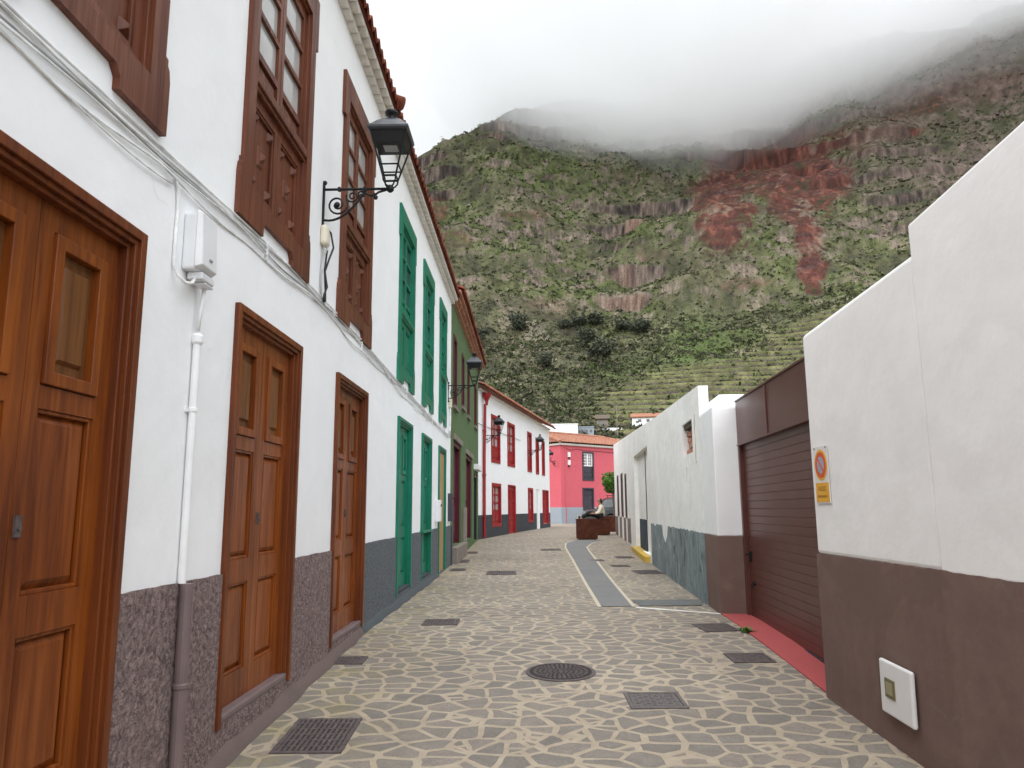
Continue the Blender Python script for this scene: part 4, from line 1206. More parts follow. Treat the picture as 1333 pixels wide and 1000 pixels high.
# walled up doorway
mb = MB(); mb.box(-12.0, -7.95, 0.11, 0.40, -1.3, 1.5); mb.build("door_infill", M['ruin'], RH)
MB().box(-11.4, -9.70, 0.07, 0.1095, -1.1, -0.28).build("kick_plate", m_plaster("slate blue paint", (0.055, 0.075, 0.10), (0.09, 0.11, 0.13), 0.6), RH)
MB().box(-9.70, -9.62, 0.095, 0.1085, -0.27, 1.40).build("door_joint", M['anthracite'], RH)
m_shut = m_paint("dark brown shutter paint", (0.055, 0.022, 0.018), 0.55)
for a_, b_, c_, d_ in hol[3:]:
    f = MB(); f.ring(a_, b_, c_, d_, 0.09, -0.012, 0.3, True); f.box(a_ + .09, b_ - .09, 0.012, 0.05, c_ + .09, d_ - .09)
    for q_ in range(6): f.box(a_ + .09, b_ - .09, 0.006, 0.012, c_ + .12 + q_ * .19, c_ + .26 + q_ * .19) if c_ + .26 + q_ * .19 < d_ - .09 else None
    f.build("window", m_shut, RH)
def m_patchy():
    m, N, L, P = newmat("peeling blue grey base paint")
    P.inputs["Roughness"].default_value = 0.9
    v = coords(N, L, 'pos', (1, 1, 0.6)); v2 = coords(N, L, 'pos')
    a = noise(N, L, v, 3.2, 7, 0.72, 0.8); b = noise(N, L, v2, 9, 6, 0.75)
    c = ramp(N, L, a, [(0.34, (0.06, 0.065, 0.065)), (0.43, (0.16, 0.195, 0.205)), (0.56, (0.225, 0.275, 0.295)), (0.66, (0.36, 0.38, 0.37))])
    c = mixc(N, L, ramp(N, L, b, [(0.62, (0, 0, 0)), (0.68, (1, 1, 1))]), c, (0.42, 0.42, 0.39))
    L.new(c, P.inputs["Base Color"]); bump(N, L, P, a, 0.5, 0.03)
    return m
M['patchy'] = m_patchy()
# the painted base with torn upper edges
random.seed(3)
def torn(x0, x1, ztop, teeth):
    pts = []; x = x0
    while x < x1:
        pts.append((x, ztop + random.uniform(-0.02, 0.012))); x += random.uniform(0.05, 0.14)
    pts.append((x1, ztop))
    out = []
    for x, z in pts:
        for tx, tw, td in teeth:
            if abs(x - tx) < tw: z -= td * (1 - abs(x - tx) / tw) ** .5
        out.append((x, z))
    return out
mb = MB(); t_ = torn(-7.72, -0.89, -0.325, [(-5.2, .45, .33), (-6.9, .2, .05)])
mb.prism([(-7.72, -2.3)] + [(-0.89, -2.3)] + t_[::-1], -0.010, 0.0); mb.build("plinth", M['patchy'], RH)
mb = MB()
m_flake = m_plaster("brown base paint, flaking", (0.20, 0.145, 0.13), (0.45, 0.42, 0.38), 0.7, 0.5, .5)
for xa, xb, tt_ in ((-21.6, -19.85, -.3), (-18.85, -17.65, -.3), (-16.55, -15.65, -.3), (-14.85, -13.6, -.30)):
    t_ = torn(xa, xb, tt_, [])
    mb = MB(); mb.prism([(xa, -1.02 - .03 * random.random())] + [(xb, -1.04)] + t_[::-1], -0.012, 0.0)
    mb.build("plinth_patch", m_flake, RH)
cr = MB(); cr.tube([(-1.28, -0.004, 1.30), (-1.33, -0.004, 1.1), (-1.27, -0.004, 0.9), (-1.31, -0.004, 0.7), (-1.29, -0.004, 0.62)], 0.005, 5); cr.build("crack", mp, RH)
step_block("yellow_kerb", [(2.97, 17.3), (3.20, 17.3), (3.47, 21.0), (3.24, 21.0)], 0.13, M['yellow'], "yellow painted kerb at the walled up doorway of the derelict house", "kerb")

# ------------------------------------------------------------------ wall lanterns
def spiral(c, r0, r1, a0, turns, n=26):
    return [(0, c[0] + (r0 + (r1 - r0) * k / n) * math.cos(a0 + turns * 2 * math.pi * k / n), c[1] + (r0 + (r1 - r0) * k / n) * math.sin(a0 + turns * 2 * math.pi * k / n)) for k in range(n + 1)]
m_lens = m_plain("frosted lamp lens", (0.30, 0.31, 0.29), 0.25, 0, 0.1, 10)
def m_clear():
    m, N, L, P = newmat("clear lantern glass")
    P.inputs["Base Color"].default_value = (0.92, 0.94, 0.95, 1); P.inputs["Roughness"].default_value = 0.03
    P.inputs["Transmission Weight"].default_value = 1.0; P.inputs["IOR"].default_value = 1.02
    P.inputs["Alpha"].default_value = 0.22
    return m
M['clear'] = m_clear()
def make_lamp():
    """local: wall at y=0, arm runs to -y, z=0 at the foot of the wall plate's top rail"""
    t = empty("wall_lantern")
    a = 0.58
    b = MB()
    b.box(-0.018, 0.018, -0.012, 0.0, -0.34, 0.06)
    for z in (0.06, -0.34): b.ball((0, -0.012, z), 0.02, 8, 6)
    b.tube([(0, -0.012, 0), (0, -a, 0)], 0.0115, 8)
    b.tube([(0, -0.012, -0.27)] + [(0, -0.02 - 0.36 * k / 10, -0.27 + 0.27 * (k / 10) ** 1.7 - 0.03 * math.sin(math.pi * k / 10)) for k in range(1, 11)], 0.010, 7)
    b.tube([(0, y, z) for _, y, z in spiral((-0.125, -0.135), 0.095, 0.018, R(150), 1.7)], 0.0085, 7)
    b.ball((0, -0.125, -0.135), 0.024, 8, 6)
    b.tube([(0, y, z) for _, y, z in spiral((-0.255, -0.065), 0.055, 0.012, R(20), -1.5)], 0.0075, 6)
    b.tube([(0, y, z) for _, y, z in spiral((-0.33, -0.04), 0.034, 0.008, R(180), 1.4)], 0.007, 6)
    b.tube([(0, -0.33, -0.02)] + [(0, -0.36 - .12 * k / 6, -0.03 - 0.03 * math.sin(math.pi * k / 6)) for k in range(7)] + [(0, -a, 0)], 0.0095, 7)
    b.ball((0, -0.455, -0.075), 0.021, 8, 6)
    b.tube([(0, -0.455, -0.055), (0, -0.44, -0.035)], 0.008, 6)
    b.ball((0, -a, 0.0), 0.034, 10, 8)
    for y in (-0.14, -0.36): b.box(-0.016, 0.016, y - 0.012, y + 0.012, -0.016, 0.016)
    b.build("bracket", M['iron'], t, smooth=False)
    f = MB(); c = (0, -a)
    zb, zm, zt = 0.095, 0.185, 0.47          # foot of the cage, cross bar, under the hood
    wb, wt = 0.056, 0.155
    def half(z): return wb + (wt - wb) * (z - zb) / (zt - zb)
    for sx in (-1, 1):
        for sy in (-1, 1):
            f.tube([(sx * wb, c[1] + sy * wb, zb), (sx * wt, c[1] + sy * wt, zt)], 0.0085, 6)
            f.tube([(0, c[1], 0.01), (sx * 0.032, c[1] + sy * 0.032, 0.025), (sx * 0.052, c[1] + sy * 0.052, 0.06), (sx * wb, c[1] + sy * wb, zb)], 0.0075, 6)
    for z, r in ((zb, 0.009), (zm, 0.007)):
        h = half(z)
        for sx, sy, ex, ey in ((-1, -1, 1, -1), (1, -1, 1, 1), (1, 1, -1, 1), (-1, 1, -1, -1)):
            f.tube([(sx * h, c[1] + sy * h, z), (ex * h, c[1] + ey * h, z)], r, 6)
    f.build("cage", M['iron'], t)
    h = MB(); q = wt + 0.012
    sq = math.sqrt(2)
    h.lathe([(q * sq * 0.97, 0.455), (q * sq * 1.06, 0.47), (q * sq * 1.06, 0.49), (q * sq * 0.84, 0.525), (q * sq * 0.60, 0.575), (q * sq * 0.34, 0.61)], 4, (0, c[1], 0), R(45))
    h.build("hood", M['zinc'], t, bevel=0.004)
    s = MB(); hw = half(0.36); wt2 = wt - 0.004
    s.v += [(sx * k, c[1] + sy * k, z) for z, k in ((0.365, hw), (0.4545, wt2)) for sx, sy in ((-1, -1), (1, -1), (1, 1), (-1, 1))]
    s.f += [(0, 1, 5, 4), (1, 2, 6, 5), (2, 3, 7, 6), (3, 0, 4, 7), (0, 3, 2, 1)]
    s.build("lamp_housing", M['iron'], t)
    MB().box(-0.06, 0.06, c[1] - 0.06, c[1] + 0.06, 0.358, 0.3645).build("lens", m_lens, t, bevel=0.003)
    g = MB(); g.lathe([(0.050, 0.605), (0.036, 0.622), (0.036, 0.66), (0.056, 0.667), (0.060, 0.69), (0.040, 0.705), (0.012, 0.712)], 14, (0, c[1], 0))
    g.build("vent_cap", M['iron'], t, smooth=True)
    p = MB()
    for sx, sy, ex, ey in ((-1, -1, 1, -1), (1, -1, 1, 1), (1, 1, -1, 1), (-1, 1, -1, -1)):
        a_, b_ = half(0.10) - .004, hw - .004
        p.add([(sx * a_, c[1] + sy * a_, 0.10), (ex * a_, c[1] + ey * a_, 0.10), (ex * b_, c[1] + ey * b_, 0.363), (sx * b_, c[1] + sy * b_, 0.363)], [(0, 1, 2, 3)])
    p.build("lantern_glass", M['clear'], t, fix=False)
    return t
LG = "wall lanterns along the street"
def on_facade(P, rz, x, y, z):
    c, s = math.cos(rz), math.sin(rz)
    return (P[0] + c * x - s * y, P[1] + s * x + c * y, z)
lamp0 = make_lamp()
spots = [(P0, RZ0, 6.12, -0.002, 2.74, "black iron wall lantern between two brown windows of the near white house"),
         (P0, RZ0, 16.32, -0.002, 2.70, "black wall lantern at the corner of the green house"),
         (WRP, WRR, 0.72, -0.002, 2.66, "black wall lantern beside the red downpipe of the red windowed house"),
         (WRP, WRR, 8.75, -0.002, 2.72, "black wall lantern in front of the narrow upper red windows"),
         (PKP, PKR, -0.18, 0.35, 3.05, "black wall lantern in front of the pink house corner")]
for i, (P_, r_, x, y, z, lab) in enumerate(spots):
    t = lamp0 if i == 0 else copy_tree(lamp0)
    t.location = on_facade(P_, r_, x, y, z); t.rotation_euler = (0, 0, r_ + (R(-75) if i == 4 else 0)); t.scale = (1.03, 1.0, 1.03)
    tag(t, lab, "wall lamp", LG)
# ------------------------------------------------------------------ cables on the left facade
def L1(x, y, z): return on_facade(P0, RZ0, x, y, z)
CX = [-4.5, 0, 2.27, 2.86, 3.37, 4.22, 5.7, 6.75, 8.1, 9.5, 11.3, 13.6, 15.2, 16.35]
CZc = [1.60, 1.615, 1.63, 1.645, 1.66, 1.685, 1.73, 1.72, 1.695, 1.66, 1.625, 1.575, 1.56, 1.55]
def cable(name, dz, dy, r, m, x0, x1, wob, seed, label, sag=None):
    rnd = random.Random(seed); pts = []; x = x0
    ph = rnd.random() * 6
    while x < x1:
        z = float(np.interp(x, CX, CZc)) + dz + wob * math.sin(x * 1.7 + ph) * .6 + wob * math.sin(x * 4.1 + 2 * ph) * .4
        if sag:
            for sx, sw, sd_ in sag: z -= sd_ * max(0, 1 - ((x - sx) / sw) ** 2)
        pts.append((x, dy - abs(wob) * .25 * math.sin(x * 3 + ph), z)); x += 0.14
    mb = MB(); mb.tube(pts, r, 7)
    o = mb.build(name, m, None, loc=P0, rot=(0, 0, RZ0), smooth=True)
    return tag(o, label, "cable", "cables strung along the white houses")
cable("wall_cable", 0.062, -0.011, 0.0072, M['cable'], -4.5, 16.4, 0.006, 1, "uppermost white painted cable just under the upper windows")
cable("wall_cable", 0.036, -0.012, 0.0062, M['cable'], -4.5, 16.4, 0.016, 2, "white cable running just below the uppermost one")
cable("wall_cable", 0.010, -0.010, 0.0052, M['cable_dark'], -4.5, 16.4, 0.022, 3, "thin grey cable in the middle of the bundle on the white wall")
cable("wall_cable", -0.012, -0.018, 0.0048, M['cable'], -4.5, 16.4, 0.030, 4, "thin white cable crossing over the others in the bundle")
cable("wall_cable", -0.034, -0.010, 0.0060, M['cable'], -4.5, 13.2, 0.028, 5, "lower white cable sagging in loops beneath the bundle", [(2.75, .55, .045), (5.0, .5, .02), (7.4, .6, .03), (10.4, .9, .05)])
cable("wall_cable", -0.052, -0.010, 0.0048, M['cable'], -4.5, 3.56, 0.016, 6, "lowest thin white cable that turns down to the white box", [(2.9, .6, .040), (1.6, .5, .03)])
for k_ in range(6):
    x_ = -1.0 + k_ * 2.9
    if abs(x_ - 8.1) < .1: continue
    z_ = float(np.interp(x_, CX, CZc))
    tag(MB().box(x_ - .008, x_ + .008, -0.024, 0.0, z_ - .05, z_ + .075).build("cable_clip", M['cable'], None, loc=P0, rot=(0, 0, RZ0), bevel=.003), "white clip holding the cable bundle to the white house wall", "cable clip", "clips along the cable bundle")
# the drop to the box
def along(name, pts, r, m, label, cat, group=None, smooth=True):
    mb = MB(); mb.tube(pts, r, 8)
    return tag(mb.build(name, m, None, loc=P0, rot=(0, 0, RZ0), smooth=smooth), label, cat, group)
along("box_lead", [(3.50, -0.012, 1.63), (3.535, -0.012, 1.60), (3.55, -0.012, 1.5), (3.545, -0.012, 1.36), (3.545, -0.012, 1.20), (3.56, -0.03, 1.15), (3.60, -0.05, 1.125), (3.66, -0.055, 1.14), (3.69, -0.055, 1.175)], 0.009, M['cable'], "thin white cable looping down into the underside of the white box", "cable")
EB = empty("junction_box", L1(3.645, 0, 1.36), RZ0, "white plastic electric box with a sloping lid on the white wall above a pipe", "electric box")
m_eb = M['whiteplastic']
MB().box(0.0, 0.19, -0.07, 0.0, -0.145, 0.155).build("case", m_eb, EB, bevel=0.012)
mb = MB(); mb.v = [(-0.002, -0.070, -0.135), (0.205, -0.070, -0.135), (0.205, -0.070, 0.172), (-0.002, -0.070, 0.172), (0.012, -0.105, -0.12), (0.19, -0.105, -0.12), (0.19, -0.092, 0.16), (0.012, -0.092, 0.16)]
mb.f = [(4, 5, 6, 7), (0, 1, 5, 4), (1, 2, 6, 5), (2, 3, 7, 6), (3, 0, 4, 7)]
mb.build("lid", m_eb, EB, bevel=0.006)
MB().box(0.09, 0.125, -0.1095, -0.103, -0.075, -0.066).build("lid_mark", M['cable_dark'], EB)
mb = MB(); mb.box(0.05, 0.20, -0.09, -0.01, -0.185, -0.146); mb.box(0.10, 0.21, -0.085, -0.02, -0.20, -0.186); mb.build("cable_entry", m_eb, EB, bevel=0.008)
along("cable_conduit", [(3.83, -0.045, 1.17), (3.825, -0.035, 1.05), (3.815, -0.03, 0.93)], 0.011, M['whitepaint'], "thin white conduit from the electric box to the pipe", "conduit")
DP = empty("wall_pipe", L1(3.83, 0, 0.0), RZ0, "pipe on the near white house, white above and mauve below the plinth line", "pipe")
mb = MB(); mb.tube([(0, -0.024, 0.90), (0, -0.024, -0.352)], 0.020, 14); mb.build("upper_pipe", M['whitepaint'], DP, smooth=False)
mb = MB(); mb.lathe([(0.022, 0), (0.030, 0.012), (0.030, 0.045), (0.018, 0.06)], 14, (0, -0.024, 0.86)); mb.build("pipe_collar", M['whitepaint'], DP)
mb = MB(); mb.box(-0.045, 0.045, -0.010, 0.0, 0.503, 0.527); mb.lathe([(0.021, 0), (0.024, 0.004), (0.024, 0.020), (0.021, 0.024)], 14, (0, -0.024, 0.503)); mb.build("pipe_clip", M['whitepaint'], DP)
mb = MB(); mb.tube([(0, -0.050, -0.353), (0, -0.050, -2.0)], 0.032, 14); mb.build("lower_pipe", M['mauvepipe'], DP)
mb = MB(); mb.lathe([(0.033, 0), (0.037, 0.006), (0.037, 0.022), (0.033, 0.028)], 14, (0, -0.050, -0.85)); mb.build("pipe_joint", M['mauvepipe'], DP)
# the small box and coiled leads under the near lantern
JB = empty("junction_box", L1(6.13, 0, 2.33), RZ0, "small cream junction box under the near wall lantern", "electric box")
MB().box(-0.07, 0.07, -0.06, 0, -0.10, 0.08).build("case", M['cream'], JB, bevel=0.03, seg=3)
along("lamp_lead", [(6.13, -0.02, 2.42), (6.16, -0.07, 2.36), (6.2, -0.085, 2.24), (6.16, -0.06, 2.12), (6.12, -0.04, 2.0), (6.17, -0.05, 1.88), (6.12, -0.04, 1.80), (6.14, -0.03, 1.745), (6.20, -0.03, 1.76), (6.19, -0.03, 1.86), (6.13, -0.035, 2.02), (6.15, -0.045, 2.2)], 0.0085, M['black'], "black lead hanging in a loop beneath the near lantern", "cable")
along("lamp_lead", [(6.15, -0.05, 2.24), (6.11, -0.02, 2.1), (6.10, -0.014, 1.95), (6.11, -0.014, 1.8), (6.24, -0.014, 1.74), (6.5, -0.014, 1.75)], 0.0075, M['cable_dark'], "grey lead from the junction box down to the cable bundle", "cable")
JB2 = empty("junction_box", L1(16.5, 0, 2.35), RZ0, "pale junction box under the lantern at the green house corner", "electric box")
MB().box(-0.07, 0.07, -0.07, 0, -0.12, 0.10).build("case", M['cream'], JB2, bevel=0.03, seg=3)
along("lamp_lead", [(16.5, -0.03, 2.24), (16.55, -0.03, 2.0), (16.5, -0.03, 1.8), (16.52, -0.02, 1.56)], 0.02, M['cable'], "pale lead below the lantern at the green house corner", "cable")
along("lamp_lead", [(15.6, -0.012, 3.05), (15.75, -0.03, 2.82), (16.0, -0.03, 2.72), (16.3, -0.02, 2.62)], 0.010, M['black'], "black lead crossing the last green window to the corner lantern", "cable")
for x, z, lab in ((14.32, -0.02, "small white box on the wall left of the plank door"), (16.55, 0.05, "dark letter box at the corner of the green house")):
    LB = empty("letter_box" if x > 15 else "wall_box", L1(x, 0, z), RZ0, lab, "box")
    wd, ht = (0.13, 0.30) if x > 15 else (0.1, 0.2)
    mt = M['anthracite'] if x > 15 else M['whiteplastic']
    MB().box(-wd, wd, -0.10, 0, -ht, ht).build("case", mt, LB, bevel=0.01)
    MB().box(-wd + .03, wd - .03, -0.108, -0.10, ht - .12, ht - .08).build("slot", M['slot'], LB)
# thin wires on the far houses
def wire(name, pts, r, lab, m=None):
    mb = MB(); mb.tube(pts, r, 5)
    return tag(mb.build(name, m or M['black'], smooth=True), lab, "cable")
wire("wall_cable", [on_facade(WRP, WRR, -0.2, -0.03, 3.02), on_facade(WRP, WRR, 3, -0.03, 3.0), on_facade(WRP, WRR, 7.0, -0.03, 3.02)], 0.009, "dark wire between the upper red windows of the white house")
wire("wall_cable", [on_facade(PKP, PKR, 0.3, -0.03, 3.95), on_facade(PKP, PKR, 0.9, -0.03, 3.8), on_facade(PKP, PKR, 1.4, -0.03, 3.9), on_facade(PKP, PKR, 2.2, -0.03, 3.84), on_facade(PKP, PKR, 6.0, -0.03, 3.8)], 0.012, "dark wire looping under the eave of the pink house")
for z, lab in ((3.50, "upper white insulator box on the pink house"), (2.98, "lower white insulator box on the pink house")):
    b_ = empty("wall_box", on_facade(PKP, PKR, 0.72, 0, z), PKR, lab, "box")
    MB().box(-0.10, 0.10, -0.10, 0, -0.16, 0.16).build("case", M['whitepaint'], b_, bevel=0.02)
    MB().box(-0.06, 0.06, -0.09, -0.001, -0.28, -0.161).build("cable_entry", M['anthracite'], b_, bevel=0.01)

# ------------------------------------------------------------------ covers set in the paving
def ground_tilt(y): return math.atan2(gz(y + 0.3) - gz(y - 0.3), 0.6)
def cover(kind, cx, cy_, wx, wy, lab, rz=0.0, m=None):
    t = empty("manhole_cover" if kind != 'grate' else "drain_grate", (cx, cy_, gz(cy_) + 0.003), rz, lab, "manhole cover" if kind != 'grate' else "drain grate", "iron covers in the paving")
    t.rotation_euler = (ground_tilt(cy_), 0, rz)
    m = m or M['castiron']
    if kind == 'round':
        r = wx / 2
        a = MB(); a.lathe([(r, -0.01), (r, 0.004), (r - 0.03, 0.006), (r - 0.03, -0.01)], 56); a.build("rim", m, t)
        c = MB(); c.lathe([(r - 0.033, -0.01), (r - 0.033, 0.003), (0.0005, 0.003)], 56); c.build("lid", M['slot'], t)
        b = MB()
        for k, (ra, n) in enumerate(((0.05, 8), (0.09, 16), (0.13, 22), (0.17, 28), (0.21, 34))):
            if ra > r - 0.05: break
            for i in range(n):
                th = 2 * math.pi * (i + .5 * (k % 2)) / n; w_ = 0.30 * 2 * math.pi / n; o = len(b.v)
                for rr2, tt_ in ((ra - .014, th - w_), (ra + .014, th - w_), (ra + .014, th + w_), (ra - .014, th + w_)):
                    for z in (0.002, 0.0075): b.v.append((rr2 * math.cos(tt_), rr2 * math.sin(tt_), z))
                b.f += [(o + 1, o + 3, o + 5, o + 7), (o, o + 1, o + 3, o + 2), (o + 2, o + 3, o + 5, o + 4), (o + 4, o + 5, o + 7, o + 6), (o + 6, o + 7, o + 1, o)]
        b.lathe([(0.022, 0.002), (0.022, 0.0075), (0.0005, 0.0075)], 12)
        b.build("tread_pattern", m, t)
    else:
        hx_, hy_ = wx / 2, wy / 2; fw = 0.028
        f = MB(); f.flat([(-hx_, -hy_), (hx_, -hy_), (hx_, -hy_ + fw), (-hx_, -hy_ + fw)], -0.01, 0.006); f.flat([(-hx_, hy_ - fw), (hx_, hy_ - fw), (hx_, hy_), (-hx_, hy_)], -0.01, 0.006)
        f.flat([(-hx_, -hy_ + fw), (-hx_ + fw, -hy_ + fw), (-hx_ + fw, hy_ - fw), (-hx_, hy_ - fw)], -0.01, 0.006); f.flat([(hx_ - fw, -hy_ + fw), (hx_, -hy_ + fw), (hx_, hy_ - fw), (hx_ - fw, hy_ - fw)], -0.01, 0.006)
        f.build("rim", m, t, bevel=0.002)
        if kind == 'grate':
            MB().flat([(-hx_ + fw, -hy_ + fw), (hx_ - fw, -hy_ + fw), (hx_ - fw, hy_ - fw), (-hx_ + fw, hy_ - fw)], -0.01, 0.0003).build("pit", M['slot'], t)  # flat dark plate in place of an open pit
            b = MB(); n = 11
            for k in range(n):
                x = -hx_ + fw + (2 * (hx_ - fw)) * (k + .5) / n; b.flat([(x - .010, -hy_ + fw + .001), (x + .010, -hy_ + fw + .001), (x + .010, hy_ - fw - .001), (x - .010, hy_ - fw - .001)], 0.0008, 0.0055)
            for k in range(1, 6):
                y = -hy_ + 2 * hy_ * k / 6; b.flat([(-hx_ + fw + .001, y - .009), (hx_ - fw - .001, y - .009), (hx_ - fw - .001, y + .009), (-hx_ + fw + .001, y + .009)], 0.0006, 0.0060)
            b.build("bars", m, t)
        else:
            MB().flat([(-hx_ + fw + .003, -hy_ + fw + .003), (hx_ - fw - .003, -hy_ + fw + .003), (hx_ - fw - .003, hy_ - fw - .003), (-hx_ + fw + .003, hy_ - fw - .003)], -0.01, 0.003).build("lid", m, t, bevel=0.002)
            b = MB(); nx2, ny2 = max(3, int(wx / 0.05)), max(3, int(wy / 0.05))
            for i in range(nx2):
                for k in range(ny2):
                    x = -hx_ + fw + .02 + (2 * (hx_ - fw) - .04) * (i + .5) / nx2; y = -hy_ + fw + .02 + (2 * (hy_ - fw) - .04) * (k + .5) / ny2
                    s = .016; d_ = (s, .005) if (i + k) % 2 else (.005, s)
                    b.flat([(x - d_[0], y - d_[1]), (x + d_[0], y - d_[1]), (x + d_[0], y + d_[1]), (x - d_[0], y + d_[1])], 0.002, 0.0055)
            b.build("tread_pattern", m, t)
    return t
M['castpale'] = m_plain("grey worn cast iron", (0.115, 0.100, 0.096), 0.6, 0.0, 0.25, 22, 0.4, 0.3, 0.004, 120)
cover('round', 0.38, 6.40, 0.57, 0.57, "round cast iron manhole cover in the middle of the stone paving")
cover('grate', -1.215, 4.94, 0.42, 0.62, "large rusty drain grate of square holes by the near brown plinth")
cover('rect', 1.00, 5.61, 0.40, 0.38, "grey square cover in the paving nearest the camera, right of the round one", m=M['castpale'])
cover('rect', 2.05, 6.83, 0.36, 0.34, "square cover beside the red strip, the nearer of the two there")
cover('rect', 2.14, 8.24, 0.38, 0.44, "square cover beside the far end of the red strip, by the weed", rz=0.12)
cover('rect', -0.815, 8.71, 0.40, 0.42, "brown square cover on the left of the street opposite the green door")
cover('rect', -1.43, 6.84, 0.27, 0.27, "small square cover close to the brown plinth below the third brown door")
cover('rect', -0.23, 15.05, 0.58, 0.80, "rectangular cover in the middle of the street beside the grey strip")
cover('rect', 2.62, 15.0, 0.52, 0.8, "wide cover close to the grey base of the derelict house")
cover('rect', 2.29, 16.5, 0.40, 0.46, "cover right of the grey strip, between two other covers by the derelict house")
cover('rect', 1.955, 18.0, 0.34, 0.42, "small cover touching the right edge of the grey strip")
cover('rect', 1.06, 21.6, 0.58, 0.6, "farthest cover left of the grey strip, before the planters")
cover('rect', -1.14, 15.8, 0.33, 0.5, "brown cover at the foot of the plank door")
cover('rect', -1.19, 18.0, 0.32, 0.75, "brown cover before the stone step of the green house")
cover('rect', -1.14, 20.7, 0.38, 0.7, "farthest brown cover along the green house")
cover('rect', 2.73, 18.8, 0.42, 0.55, "cover before the yellow kerb of the derelict house")
# weed by the ramp
mb = MB(); rw = random.Random(5)
for k in range(46):
    a_ = rw.uniform(0, 6.28); l_ = rw.uniform(.03, .10); h_ = rw.uniform(.01, .06); w_ = .010
    p_ = Vector((rw.uniform(-.04, .04), rw.uniform(-.03, .03), 0)); d_ = Vector((math.cos(a_), math.sin(a_), 0)); n_ = Vector((-d_.y, d_.x, 0))
    mb.add([p_, p_ + d_ * l_ * .5 + n_ * w_ + Vector((0, 0, h_ * .8)), p_ + d_ * l_ + Vector((0, 0, h_)), p_ + d_ * l_ * .5 - n_ * w_ + Vector((0, 0, h_ * .8))], [(0, 1, 2, 3)])
tag(mb.build("weed", M['leaf'], loc=(2.37, 7.95, gz(7.95) + .004), fix=False), "small green weed growing at the edge of the red strip", "weed")

# ------------------------------------------------------------------ planters, the seated person, cars and the little tree
def planter(cx, cy_, w_, d_, h, lab):
    t = empty("planter", (cx, cy_, gz(cy_)), 0, lab, "planter", "rusty steel planters")
    mb = MB(); mb.box(-w_ / 2, w_ / 2, -d_ / 2, -d_ / 2 + .02, 0.03, h); mb.box(-w_ / 2, w_ / 2, d_ / 2 - .02, d_ / 2, 0.03, h)
    mb.box(-w_ / 2, -w_ / 2 + .02, -d_ / 2 + .02, d_ / 2 - .02, 0.03, h); mb.box(w_ / 2 - .02, w_ / 2, -d_ / 2 + .02, d_ / 2 - .02, 0.03, h)
    mb.box(-w_ / 2 - .01, w_ / 2 + .01, -d_ / 2 - .01, d_ / 2 + .01, h, h + .02) if False else None
    mb.build("box", M['corten'], t)
    r = MB(); r.box(-w_ / 2 - .012, w_ / 2 + .012, -d_ / 2 - .012, -d_ / 2 + .05, h + .0005, h + .03); r.box(-w_ / 2 - .012, w_ / 2 + .012, d_ / 2 - .05, d_ / 2 + .012, h + .0005, h + .03)
    r.box(-w_ / 2 - .012, -w_ / 2 + .05, -d_ / 2 + .05, d_ / 2 - .05, h + .0005, h + .03); r.box(w_ / 2 - .05, w_ / 2 + .012, -d_ / 2 + .05, d_ / 2 - .05, h + .0005, h + .03)
    r.build("rim", M['corten'], t, bevel=0.005)
    MB().box(-w_ / 2 + .04, w_ / 2 - .04, -d_ / 2 + .04, d_ / 2 - .04, 0, .03).build("plinth", M['anthracite'], t)
    MB().box(-w_ / 2 + .021, w_ / 2 - .021, -d_ / 2 + .021, d_ / 2 - .021, h - .12, h - .05).build("soil", M['soil'], t)
    return t
planter(2.54, 26.28, 0.68, 0.68, 0.66, "nearest rusty steel planter box standing at the end of the grey strip")
planter(3.36, 29.55, 0.70, 0.70, 0.60, "middle rusty steel planter box, the person sits on it")
planter(4.10, 32.9, 0.80, 0.80, 0.62, "farthest rusty steel planter box, partly behind the derelict house")

def skin(name, joints, edges, m, parent=None, loc=(0, 0, 0), sub=2, root=0):
    me = bpy.data.meshes.new(name)
    me.from_pydata([j[:3] for j in joints], edges, [])
    o = bpy.data.objects.new(name, me); col.objects.link(o); o.location = loc
    if parent: o.parent = parent
    s = o.modifiers.new("skin", 'SKIN'); s.use_smooth_shade = True
    for i, sv in enumerate(me.skin_vertices[0].data):
        r = joints[i][3]; sv.radius = r if isinstance(r, tuple) else (r, r); sv.use_root = (i == root); sv.use_loose = False
    ss = o.modifiers.new("subdivision", 'SUBSURF'); ss.levels = sub; ss.render_levels = sub
    me.materials.append(m)
    return o
PZ_ = gz(29.55) + 0.63
PP = empty("person", (3.42, 29.42, PZ_), 0, "person in a cream top and black trousers sitting on the middle planter, legs stretched out", "person")
# local: +x right, y away; the person faces left (-x) with the back turned a little to the camera
J = [(0, 0, .09, (.13, .115)), (.02, 0, .26, (.12, .13)), (.0, 0, .42, (.125, .16)), (-.03, 0, .53, (.06, .06)), (-.05, 0, .60, (.05, .05)), (-.075, 0, .69, (.085, .075)), (-.08, 0, .765, (.075, .07)),
     # legs
     (-.06, -.10, .08, .085), (-.46, -.13, .25, .062), (-.80, -.14, .02, .042), (-.845, -.14, -.02, .038), (-.87, -.14, .09, .032),
     (-.06, .10, .08, .085), (-.44, .14, .18, .062), (-.82, .15, .0, .042), (-.865, .15, -.03, .038), (-.89, .15, .08, .032),
     # arms
     (-.0, -.19, .45, .055), (-.12, -.24, .22, .042), (-.33, -.20, .19, .030), (-.38, -.195, .20, .034),
     (-.0, .19, .45, .055), (-.10, .25, .22, .042), (-.32, .20, .17, .030), (-.37, .195, .18, .034)]
E_ = [(0, 1), (1, 2), (2, 3), (3, 4), (4, 5), (5, 6), (0, 7), (7, 8), (8, 9), (9, 10), (10, 11), (0, 12), (12, 13), (13, 14), (14, 15), (15, 16), (2, 17), (17, 18), (18, 19), (19, 20), (2, 21), (21, 22), (22, 23), (23, 24)]
